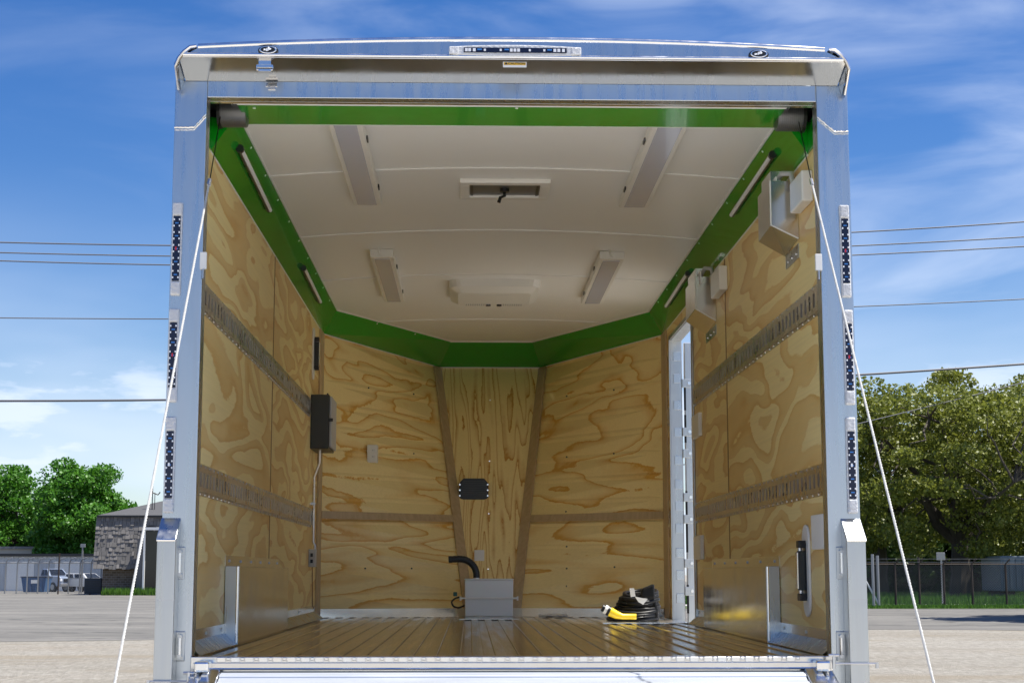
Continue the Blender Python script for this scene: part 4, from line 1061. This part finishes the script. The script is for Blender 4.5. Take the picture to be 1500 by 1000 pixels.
# right: the big oak and others behind
tree('oak_tree', gpos(1408, 66), hgt(545, 66), 6.0, 170, 62000, .085, M_leafB, 21, 'large oak with spreading dark limbs and yellow green spring leaves behind the fence', .24, .42, .13, .85, None, 1.6, (0, 0))
tree('oak_tree', gpos(1290, 76), hgt(566, 76), 4.6, 90, 32000, .10, M_leafB, 33, 'oak half hidden behind the right trailer post, left of the largest oak', .3, .3, .10, .9, 'oaks around the largest one', 1.0)
tree('oak_tree', gpos(1520, 78), hgt(538, 78), 5.2, 90, 32000, .10, M_leafB, 35, 'oak cut off by the right edge, behind the grey container', .3, .3, .10, .9, 'oaks around the largest one', 1.0)
for i, (px, d, py, rr, lb) in enumerate(((1275, 88, 700, 4, 'dark green thicket tree beside the right trailer post'), (1345, 92, 690, 4.5, 'dark green thicket tree left of the big oak trunk'), (1430, 90, 700, 4.5, 'dark green thicket tree right of the big oak trunk'), (1510, 92, 690, 5, 'dark green thicket tree at the right edge behind the container'))):
    tree('thicket_tree', gpos(px, d), hgt(py, d), rr, 55, 14000, .16, M_leafC, 50 + i, lb, .2, .2, .0, 1.1, 'dark trees behind the oaks', .1)
# a tree standing outside the picture at the right that shades the asphalt
tree('roadside_tree', (17.7, CAM.y + 37, 0), 11.5, 3.4, 90, 16000, .17, M_leafB, 77, 'tree outside the picture whose shadow lies on the asphalt at right', .3, .25, .3, .9, None, 2.2)

# grass: strip and lawn beyond
rs = np.random.RandomState(2)
for nm, x0b, x1b, yb2, hb, nb in (('far_bushes', 14, 62, 96, 3.6, 42000),):
    Pb = np.stack([rs.uniform(x0b, x1b, nb), CAM.y + yb2 + rs.uniform(-1.2, 1.2, nb), np.zeros(nb)], 1)
    Pb[:, 2] = rs.uniform(0, 1, nb) * (hb * (.75 + .25 * np.sin(Pb[:, 0] * 1.3) * np.sin(Pb[:, 0] * .47)))
    ob = leafmesh(nm, Pb, .17, M_leafC, None, rs, .3); tag(ob, 'dark undergrowth running along behind the oaks', 'bushes', kind='stuff')
def blades(name, n, xr, yr, hh, m):
    X = rs.uniform(*xr, n); Y = rs.uniform(*yr, n); a = rs.uniform(0, math.pi, n); hgt_ = hh * rs.uniform(.4, 1.3, n); wd = .03
    cx_, sx_ = np.cos(a) * wd, np.sin(a) * wd
    V = np.stack([np.stack([X - cx_, Y - sx_, np.full(n, .01)], 1), np.stack([X + cx_, Y + sx_, np.full(n, .01)], 1), np.stack([X + rs.normal(0, .03, n), Y, hgt_], 1)], 1).reshape(-1, 3)
    me = bpy.data.meshes.new(name); me.vertices.add(len(V)); me.vertices.foreach_set('co', V.astype('f').ravel())
    me.loops.add(3 * n); me.loops.foreach_set('vertex_index', np.arange(3 * n, dtype='i')); me.polygons.add(n)
    me.polygons.foreach_set('loop_start', np.arange(0, 3 * n, 3, dtype='i')); me.update(calc_edges=True); me.materials.append(m)
    o = bpy.data.objects.new(name, me); COL.objects.link(o); return o
g1_ = blades('grass', 26000, (7, 22), (yF - 1.5, yF + 1.0), .10, M_grass); tag(g1_, 'bright green grass strip at the foot of the right hand fence', 'grass', kind='stuff')
g2_ = blades('grass', 30000, (7, 30), (yF + 4.8, yF + 22), .25, M_grass); tag(g2_, 'green lawn growing beyond the pale path behind the fence', 'grass', kind='stuff')
yL_ = CAM.y + DL
bx_g = at(155, 839, 79).x
g3_ = blades('grass', 5000, (bx_g, -13), (CAM.y + 78.2, CAM.y + 79.6), .32, M_grass); tag(g3_, 'grass tufts at the foot of the brick building', 'grass', kind='stuff')

# ------------------------------------------------------------------ fences
def meshmat(name, dens, s=.055, col=(.42, .42, .42)):
    m = bpy.data.materials.new(name); m.use_nodes = True; t = m.node_tree; b = t.nodes['Principled BSDF']
    b.inputs['Base Color'].default_value = (*col, 1); b.inputs['Metallic'].default_value = .6; b.inputs['Roughness'].default_value = .5
    v = oc(t); sp = N(t, 'ShaderNodeSeparateXYZ'); t.links.new(v, sp.inputs[0])
    fs = []
    for sg in (1, -1):
        e = mathn(t, 'ADD', sp.outputs['X'], mathn(t, 'MULTIPLY', sp.outputs['Z'], sg))
        e = mathn(t, 'ABSOLUTE', mathn(t, 'SUBTRACT', mathn(t, 'FRACT', mathn(t, 'DIVIDE', e, s * 1.414)), .5))
        fs.append(mathn(t, 'LESS_THAN', e, dens))
    f = mathn(t, 'MAXIMUM', fs[0], fs[1])
    tr = N(t, 'ShaderNodeBsdfTransparent'); ms = N(t, 'ShaderNodeMixShader')
    t.links.new(f, ms.inputs[0]); t.links.new(tr.outputs[0], ms.inputs[1]); t.links.new(b.outputs[0], ms.inputs[2])
    t.links.new(ms.outputs[0], t.nodes['Material Output'].inputs['Surface']); return m
M_chain = meshmat('chain_link_wire', .045); M_chainD = meshmat('dark_chain_link_wire', .10, .055, (.10, .10, .10))
M_galv = mat('galvanised_pipe', (.34, .34, .34), .45, .7); M_rust = mat('rusty_pipe', (.065, .048, .04), .7, .3)
# left fence
y = CAM.y + 84
zf1 = hgt(817, 84)
FN = thing('chain_link_fence', (gpos(60, 84)[0], y, 0), 'chain link fence with outward barbed wire arms in front of the metal shed', 'fence')
px_list = [-12, 8, 25, 40, 56, 71, 86, 101, 117, 133, 148]
xs = [at(p, 839, 84).x for p in px_list]
for i, x in enumerate(xs):
    mb = MB().tube([(x, y, 0), (x, y, zf1 * .86), (x + .08, y, zf1 * .96), (x + .32, y, zf1 * 1.0)], .035, 8); mb.build('post', M_galv, FN, smooth=True)
MB().poly([(xs[0], y + .01, .03), (xs[-1], y + .01, .03), (xs[-1], y + .01, zf1 * .86), (xs[0], y + .01, zf1 * .86)]).build('wire_mesh', M_chain, FN)
mb = MB()
for k, (dx, zz) in enumerate(((.02, .90), (.12, .965), (.28, .995))): mb.tube([(xs[0] + dx, y, zf1 * zz), (xs[-1] + dx, y, zf1 * zz)], .008, 4)
mb.build('barbed_wires', M_galv, FN); MB().tube([(xs[0], y, zf1 * .86), (xs[-1], y, zf1 * .86)], .025, 6).build('top_rail', M_galv, FN)
localize(FN)
for px, top_, lb in ((86, 812, 'tall thin rusty pole standing at the fence line left of the shingled building'), (180, 812, 'rusty fence post standing before the brick wall')):
    p = gpos(px, 82.5); o = thing('pole', p, lb, 'pole'); MB().tube([(0, 0, 0), (0, 0, hgt(top_, 82.5))], .04, 8).build('shaft', M_rust, o); MB().disc((0, 0, hgt(top_, 82.5)), (0, 0, 1), .05, .05, 8).build('cap', M_rust, o)
p = gpos(120, 86); o = thing('pole', p, 'thin pole with small head rising over the shed roof beside the shingled building', 'pole'); MB().tube([(0, 0, 0), (0, 0, hgt(799, 86))], .05, 8).build('shaft', M_galv, o); MB().box(-.12, .12, -.05, .05, hgt(802, 86), hgt(797, 86)).build('lamp_head', M_galv, o)
# right fence
y = yF; zf2 = hgt(826, DR_)
FR = thing('chain_link_fence', (gpos(1390, DR_)[0], y, 0), 'dark chain link fence with rusty posts before the oaks on the right', 'fence')
pxs = [1262, 1311, 1346, 1382, 1423.5, 1473, 1530]
xs = [at(p, 839, DR_).x for p in pxs]
for i, x in enumerate(xs):
    tz = zf2 * (1.16 if i == 2 else 1.0)
    mb = MB().tube([(x, y, 0), (x, y, tz)], .036, 8)
    mb.tube([(x, y, zf2), (x + .12, y - .1, zf2 + .16)], .02, 6)
    mb.build('post', M_rust, FR, smooth=True)
for i in range(len(xs) - 1):
    MB().poly([(xs[i] + .03, y + .01, .03), (xs[i + 1] - .03, y + .01, .03), (xs[i + 1] - .03, y + .01, zf2 - .03), (xs[i] + .03, y + .01, zf2 - .03)]).build('wire_mesh', M_chainD, FR)
MB().tube([(xs[0], y, zf2), (xs[-1], y, zf2)], .016, 6).build('top_rail', M_rust, FR)
mb = MB()
for k in (0.4, 1.0): mb.tube([(xs[0] + .12 * k, y - .1 * k, zf2 + .16 * k), (xs[-1] + .12 * k, y - .1 * k, zf2 + .16 * k)], .006, 4)
mb.build('barbed_wires', M_galv, FR); localize(FR)
# gate posts with brace
xg = at(1283, 839, DR_ - 1).x; yg = yF - 1
GP = thing('gate_post', (xg, yg, 0), 'pair of galvanised gate posts with diagonal brace beside the right trailer guard', 'gate post')
for dx in (-.09, .06): MB().tube([(dx, 0, 0), (dx, 0, hgt(812 if dx < 0 else 814, DR_))], .045, 8).build('post', M_galv, GP, smooth=True)
MB().tube([(-.50, 0, hgt(833, DR_)), (.06, 0, .12)], .03, 8).build('brace', mat('white_pipe', (.6, .6, .6), .5), GP, smooth=True)
# small sign
xg = at(1379.5, 839, DR_ + 4).x; yg = yF + 4; sg = hgt(820, DR_ + 4); zt2 = hgt(809, DR_ + 4)
SG = thing('road_sign', (xg, yg, 0), 'small pale square sign seen from behind on a thin post near the oak trunk', 'sign')
MB().tube([(0, 0, 0), (0, 0, zt2)], .03, 8).build('post', M_galv, SG); MB().box(-.17, .12, -.045, -.031, sg, zt2).build('sign_plate', M_galv, SG, bevel=.01)
# container behind the fence
M_cont = mat('grey_blue_container_paint', (.13, .16, .19), .5)
x0 = at(1466, 839, 62).x; yy = CAM.y + 62
CT = thing('storage_container', (x0 + 3, yy, 0), 'grey blue storage container on blocks behind the fence at the right edge', 'container')
z0_, z1_ = hgt(865, 62), hgt(814, 62)
MB().box(x0, x0 + 6, yy, yy + 2.4, z0_, z1_).build('shell', M_cont, CT, bevel=.03)
mb = MB()
for i in range(24): mb.box(x0 + .1 + i * .245, x0 + .21 + i * .245, yy - .03, yy, z0_ + .08, z1_ - .08)
mb.build('corrugations', M_cont, CT)
MB().box(x0 + .2, x0 + .6, yy + .2, yy + 2.2, 0, z0_).box(x0 + 5.2, x0 + 5.6, yy + .2, yy + 2.2, 0, z0_).build('support_blocks', M_rust, CT)
localize(CT)

# ------------------------------------------------------------------ left buildings
def brick(name, c1, c2, mo, sc):
    m = mat(name, c1, .85); t, b = nodes(m); v = oc(t)
    mp = N(t, 'ShaderNodeMapping'); mp.inputs['Rotation'].default_value = (R(90), 0, 0); t.links.new(v, mp.inputs['Vector'])
    br = N(t, 'ShaderNodeTexBrick'); br.inputs['Color1'].default_value = (*c1, 1); br.inputs['Color2'].default_value = (*c2, 1); br.inputs['Mortar'].default_value = (*mo, 1)
    br.inputs['Scale'].default_value = sc; t.links.new(mp.outputs[0], br.inputs['Vector']); t.links.new(br.outputs['Color'], b.inputs['Base Color']); return m
M_brick = brick('brown_brick', (.10, .075, .055), (.17, .13, .10), (.24, .22, .2), 2.2)
M_shing = mat('weathered_shake', (.16, .145, .13), .9); t, b = nodes(M_shing); g = N(t, 'ShaderNodeNewGeometry'); v = oc(t)
f = mathn(t, 'ADD', mathn(t, 'MULTIPLY', g.outputs['Random Per Island'], .7), mathn(t, 'MULTIPLY', noise(t, v, 3, 4, .7), .5)); t.links.new(ramp(t, f, [(0, (.12, .115, .105)), (.5, (.16, .15, .14)), (1, (.22, .205, .19))]), b.inputs['Base Color'])
M_roofsh = mat('asphalt_shingle', (.06, .06, .062), .9); t, b = nodes(M_roofsh); v = oc(t); t.links.new(mixc(t, noise(t, v, 12, 4, .8), (.04, .04, .042), (.11, .11, .11)), b.inputs['Base Color'])
DB = 80; yb_ = CAM.y + DB
def bx(px): return at(px, 839, DB).x
def bz(py): return hgt(py, DB)
BD = thing('shingled_building', (bx(200), yb_ + 4, 0), 'low brick building with grey wood shake mansard and dark shingle roof', 'building')
xl, xr = bx(150), -6.0
zs0, zs1 = bz(833), bz(759)
MB().box(xl, xr, yb_, yb_ + 9, 0, zs0).build('brick_wall', M_brick, BD)
# mansard core
xm0, xm1 = bx(141.5), bx(145)
MB().hexa([(xm0, yb_ - .55, zs0), (xr + .5, yb_ - .55, zs0), (xr + .5, yb_ + 9.4, zs0), (xm0, yb_ + 9.4, zs0), (xm1, yb_ - .15, zs1), (xr, yb_ - .15, zs1), (xr, yb_ + 9, zs1), (xm1, yb_ + 9, zs1)]).build('mansard', M_roofsh, BD)
rnd = random.Random(5)
mb = MB(); rows = 12; hr = (zs1 - zs0) / rows
for r_ in range(rows):
    z0_ = zs0 + r_ * hr; x = xm0 - .05; yy = yb_ - .55 + .40 * r_ / rows
    while x < bx(300):
        w_ = rnd.uniform(.10, .26); j = rnd.uniform(-.03, .03); tk = rnd.uniform(.05, .10)
        if not (bx(212) < x < bx(224) and z0_ < bz(775)):
            mb.hexa([(x, yy - tk, z0_ + j), (x + w_ - .015, yy - tk, z0_ + j), (x + w_ - .015, yy + .02, z0_ + j), (x, yy + .02, z0_ + j), (x, yy - .02, z0_ + hr + .02), (x + w_ - .015, yy - .02, z0_ + hr + .02), (x + w_ - .015, yy + .05, z0_ + hr + .02), (x, yy + .05, z0_ + hr + .02)])
        x += w_
mb.build('shakes', M_shing, BD)
MB().box(xm1 - .12, xr + .1, yb_ - .32, yb_ - .14, zs1, zs1 + .09).build('fascia', M_black, BD)
rz_ = bz(733); MB().hexa([(xm1 - .1, yb_ - .3, zs1 + .092), (xr + .2, yb_ - .3, zs1 + .092), (xr + .2, yb_ + 9.2, zs1 + .092), (xm1 - .1, yb_ + 9.2, zs1 + .092), (bx(240), yb_ + 4, rz_ + .3), (xr - 3, yb_ + 4, rz_ + .3), (xr - 3, yb_ + 5, rz_ + .3), (bx(240), yb_ + 5, rz_ + .3)]).build('roof', M_roofsh, BD)
M_glassd = mat('dark_glass', (.01, .012, .015), .08)
dr = MB().box(bx(214), bx(216.5), yb_ - .9, yb_ - .62, 0, bz(778)).box(bx(214), bx(236), yb_ - .9, yb_ - .62, bz(778) + .002, bz(774)).build('entry_frame', M_trimwhite, BD)
MB().box(bx(217), bx(236), yb_ - .75, yb_ - .65, .03, bz(779)).build('entry_glass', M_glassd, dr)
MB().box(bx(205), bx(213), yb_ - .85, yb_ - .7, 0.0, bz(790)).build('entry_shade_panel', M_shing, BD)
MB().box(bx(213.2), bx(214.2), yb_ + 1, yb_ + 1.08, zs1 + .1, bz(713)).box(bx(217), bx(217.8), yb_ + 1, yb_ + 1.05, zs1 + .1, bz(722)).build('roof_mast', M_screw, BD)
MB().tube([(bx(214), yb_ + 1.04, bz(722)), (bx(222), yb_ + 1.04, bz(725)), (bx(225), yb_ + 1.04, bz(721))], .03, 6).build('mast_bracket', M_screw, BD)
localize(BD)
M_shedm = mat('pale_corrugated_metal', (.50, .52, .54), .45, .3); t, b = nodes(M_shedm); v = oc(t)
t.links.new(mixc(t, maprange(t, noise(t, v, 1, 3, .6, 0, (1, 1, .3)), .4, .7, 0, 1), (.50, .52, .54), (.38, .39, .39)), b.inputs['Base Color'])
DS = 98; ys = CAM.y + DS
x0, x1 = at(-40, 839, DS).x, at(165, 839, DS).x; z1_ = hgt(815, DS)
SH = thing('metal_shed', ((x0 + x1) / 2, ys, 0), 'long low corrugated metal shed with dark roof edge behind the fence', 'shed')
mb = MB(); x = x0
while x < x1:
    mb.box(x, x + .14, ys, ys + .05, 0, z1_); mb.box(x + .14, x + .28, ys + .03, ys + .05, 0, z1_); x += .28
mb.build('wall', M_shedm, SH); MB().box(x0 - .2, x1 + .2, ys - .25, ys + 7, z1_ + .002, z1_ + .16).build('roof', M_black, SH)
MB().box(x0, x1, ys + 6.9, ys + 6.95, 0, z1_).build('back_wall', M_shedm, SH)
for px in (30, 100): xx = at(px, 839, DS).x; MB().box(xx - .8, xx + .8, ys - .03, ys - .002, 0, z1_ * .86).build('door', M_plastic, SH)
localize(SH)
d2 = 104; x0, x1 = at(-40, 839, d2).x, at(21, 839, d2).x
o = thing('flat_building', (x0 + 1, CAM.y + d2 + 5, 0), 'beige flat roofed building end above the shed at the far left', 'building')
MB().box(x0, x1, CAM.y + d2 + 4, CAM.y + d2 + 9, 0, hgt(803, d2)).build('wall', mat('beige_render', (.45, .43, .38), .8), o)
MB().box(x0 - .1, x1 + .15, CAM.y + d2 + 3.8, CAM.y + d2 + 9.2, hgt(803, d2) + .002, hgt(799.5, d2)).build('roof', mat('grey_roof_edge', (.2, .2, .2), .7), o); localize(o)

# vehicles behind the fence
def vehicle(name, px, dist, L, k, rot, col, label, kind):
    """three dimensional car or pickup, nose along local +x, scale k"""
    o = thing(name, (at(px, 839, dist).x, CAM.y + dist, 0), label, 'truck' if kind == 'pickup' else 'car'); o.rotation_euler = (0, 0, R(rot))
    mp = mat(name + '_paint', col, .3, .2, Coat_Weight=.5); w = .92 * k; h = L / 2
    def sec(x, zlo, zhi, half): return [(x, -half, zlo), (x, half, zlo), (x, half, zhi), (x, -half, zhi)]
    def loft(secs, nm, m, parent=o, bev=.03):
        mb = MB()
        for A, B in zip(secs, secs[1:]): mb.hexa([A[0], B[0], B[1], A[1], A[3], B[3], B[2], A[2]])
        return mb.build(nm, m, parent, bevel=bev)
    zb_, zs_, zr_ = .42 * k, 1.05 * k, 1.72 * k if kind == 'pickup' else 1.45 * k
    if kind == 'pickup': zs_ = 1.15 * k
    loft([sec(-h, zb_, zs_ - .05 * k, w * .97), sec(h - .12 * k, zb_, zs_, w)], 'body', mp)
    loft([sec(h - .119 * k, zb_, zs_ - .02 * k, w), sec(h, zb_, zs_ - .12 * k, w * .95)], 'front_panel', mp)
    cf, cr_ = (h * .42, -h * .12) if kind == 'pickup' else (h * .40, -h * .80)
    mb = MB(); ww = w * .78
    mb.hexa([(cr_, -w * .96, zs_ + .001), (cf, -w * .96, zs_ + .001), (cf, w * .96, zs_ + .001), (cr_, w * .96, zs_ + .001), (cr_ + .10 * k, -ww, zr_), (cf - .55 * k, -ww, zr_), (cf - .55 * k, ww, zr_), (cr_ + .10 * k, ww, zr_)])
    cab = mb.build('cab', mp, o, bevel=.05 * k)
    def lerp3(a, b, c, d, u, v, off):
        p = (Vector(a) * (1 - u) + Vector(b) * u) * (1 - v) + (Vector(d) * (1 - u) + Vector(c) * u) * v; return p + Vector(off)
    q = ((cf, -w * .96, zs_), (cf, w * .96, zs_), (cf - .55 * k, ww, zr_), (cf - .55 * k, -ww, zr_))
    MB().poly([lerp3(*q, u, v, (.012, 0, .012)) for u, v in ((.08, .10), (.92, .10), (.90, .90), (.10, .90))]).build('windscreen', M_glassd, cab)
    for sgn in (-1, 1):
        q = ((cr_, sgn * w * .96, zs_), (cf, sgn * w * .96, zs_), (cf - .55 * k, sgn * ww, zr_), (cr_ + .1 * k, sgn * ww, zr_))
        for u0, u1 in ((.08, .46), (.52, .90)): MB().poly([lerp3(*q, u, v, (0, sgn * .012, 0)) for u, v in ((u0, .12), (u1, .12), (u1 - .03, .86), (u0, .86))]).build('side_window', M_glassd, cab)
        MB().box(h - .01, h + .02, sgn * w * .86 - .14 * k, sgn * w * .86 + .06 * k, zs_ - .36 * k, zs_ - .18 * k).build('headlight', M_led, o, bevel=.01)
        for x in (-h * .62, h * .62):
            y0, y1 = sorted((sgn * w * .80, sgn * (w + .02)))
            wl = MB().tube([(x, y0, .36 * k), (x, y1, .36 * k)], .36 * k, 22).build('wheel', M_rubber, o); yy = sgn * (w + .021)
            MB().tube([(x, yy, .36 * k), (x, yy + sgn * .02, .36 * k)], .21 * k, 16).build('rim', M_galv, wl)
    MB().box(h - .005, h + .03, -w * .66, w * .66, zs_ - .42 * k, zs_ - .18 * k).build('grille', M_black, o, bevel=.01)
    MB().box(h - .05, h + .10 * k, -w, w, zb_ - .02, zb_ + .20 * k).build('bumper', M_galv, o, bevel=.02)
    return o
vehicle('pickup_truck', 76, 94, 4.6 * .72, .76, -38, (.26, .31, .40), 'blue grey pickup truck parked between the fence and the metal shed', 'pickup')
vehicle('parked_car', 127, 93, 4.2 * .7, .72, -30, (.62, .62, .60), 'pale car parked by the shed just left of the shingled building', 'car')
# blue skip
M_blue = mat('blue_skip_paint', (.02, .09, .22), .5)
a = at(31, 839, 88); b_ = at(68, 839, 88); y = a.y; hh = hgt(845, 88)
o = thing('skip', ((a.x + b_.x) / 2, y + .7, 0), 'blue steel skip behind the fence in front of the pickup truck', 'skip')
MB().hexa([(a.x + .12, y + .1, .05), (b_.x - .12, y + .1, .05), (b_.x - .12, y + 1.2, .05), (a.x + .12, y + 1.2, .05), (a.x, y, hh), (b_.x, y, hh), (b_.x, y + 1.3, hh), (a.x, y + 1.3, hh)]).build('bin', M_blue, o, bevel=.02)
MB().box(a.x - .03, b_.x + .03, y - .03, y + 1.33, hh + .002, hh + .05).build('lid', M_black, o, bevel=.01)
mb = MB()
for u in (.2, .4, .6, .8): mb.box(a.x + (b_.x - a.x) * u - .03, a.x + (b_.x - a.x) * u + .03, y - .02, y + .06, .1, hh - .05)
mb.build('ribs', M_blue, o)
MB().box(a.x + .55, a.x + .95, y - .035, y - .021, hh * .62, hh * .84).build('decal', M_trimwhite, o); localize(o)
# dark condenser units
a = at(124, 839, 81); b_ = at(149, 839, 81); y = a.y; hh = hgt(846, 81)
o = thing('air_condenser', ((a.x + b_.x) / 2, y + .4, 0), 'dark boxy condenser unit against the left end of the brick building', 'condenser')
MB().box(a.x, b_.x, y, y + .8, .05, hh).build('casing', mat('dark_blue_grey_paint', (.03, .04, .055), .5), o, bevel=.02)
mb = MB()
for k in range(7): mb.box(a.x + .06, b_.x - .06, y - .012, y, .12 + k * (hh - .2) / 7, .16 + k * (hh - .2) / 7)
mb.build('grille', M_panelbox, o); MB().box(a.x + .05, a.x + .2, y + .1, y + .7, 0, .05).box(b_.x - .2, b_.x - .05, y + .1, y + .7, 0, .05).build('feet', M_galv, o); localize(o)

# ------------------------------------------------------------------ overhead lines and the poles that carry them
DW = 60; yw = CAM.y + DW
M_wire = mat('weathered_wire', (.15, .15, .16), .6)
def wire(pl_, pr_, r, label, off=0.0):
    """parabola through pixel heights at x=0,245 (left) and x=1255,1500 (right)"""
    xs_ = [0, 245, 1255, 1500]; ys_ = [pl_[0], pl_[1], pr_[0], pr_[1]]
    co = np.polyfit(xs_, ys_, 3); pts = []
    for px in range(-560, 2061, 40):
        q = min(max(px, -560), 2060); py = float(np.polyval(co, min(max(q, -80), 1580)))
        if q < -80: py = float(np.polyval(co, -80)) + (q + 80) * (float(np.polyval(co, 0)) - float(np.polyval(co, -80))) / 80
        if q > 1580: py = float(np.polyval(co, 1580)) + (q - 1580) * (float(np.polyval(co, 1580)) - float(np.polyval(co, 1500))) / 80
        pts.append(at(q, py, DW + off))
    o = MB().tube(pts, r, 6).build('power_line', M_wire, None, smooth=True); tag(o, label, 'power line', 'overhead lines crossing behind the trailer'); return pts
W_ = []
W_.append(wire((355, 359.5), (340, 325), .026, 'topmost overhead wire crossing the sky behind the trailer'))
W_.append(wire((370, 375), (360, 347), .024, 'second overhead wire from the top behind the trailer'))
W_.append(wire((382, 388), (373.5, 361), .024, 'third overhead wire from the top, lowest of the upper three'))
W_.append(wire((465.5, 467), (449, 438), .020, 'single thin overhead wire midway between the upper three and the lowest cable'))
W_.append(wire((587, 585.5), (549, 533), .042, 'thickest lowest overhead cable, passing in front of the oak top'))
p0 = at(1258, 588, DW + 1); p1 = at(1500, 545, DW + 1)
for k, (pa, pb, rr, lb) in enumerate((((1258, 612), (1620, 520), .02, 'thin service wire rising to the right before the oak crown'),)):
    a = at(*pa, DW + 1.5); b_ = at(*pb, DW + 1.5); d_ = b_ - a; A = a - d_ * 1.0; pts = [A + (b_ + d_ * 1.0 - A) * (i / 30) - Vector((0, 0, .25 * math.sin(math.pi * i / 30))) for i in range(31)]
    o = MB().tube(pts, rr, 6).build('power_line', M_wire, None); tag(o, lb, 'power line')
for idx, lb in ((0, 'wooden utility pole outside the left edge'), (-1, 'wooden utility pole outside the right edge')):
    q = [w_[idx] for w_ in W_]; x = q[0].x; zt2 = q[0].z + .3
    o = thing('utility_pole', (x, yw + .25, 0), lb, 'utility pole', 'poles carrying the overhead wires')
    MB().tube([(x, yw + .25, 0), (x, yw + .25, zt2)], [.17, .12], 12).build('shaft', M_bark, o, smooth=True)
    MB().box(x - .06, x + .06, yw - .9, yw + 1.1, zt2 - .5, zt2 - .38).build('crossarm', M_bark, o)
    for w_ in q: MB().disc((x, yw - .1, w_.z - .05), (0, 0, 1), .05, .12, 8).build('insulator', M_greyplastic, o)
    localize(o)
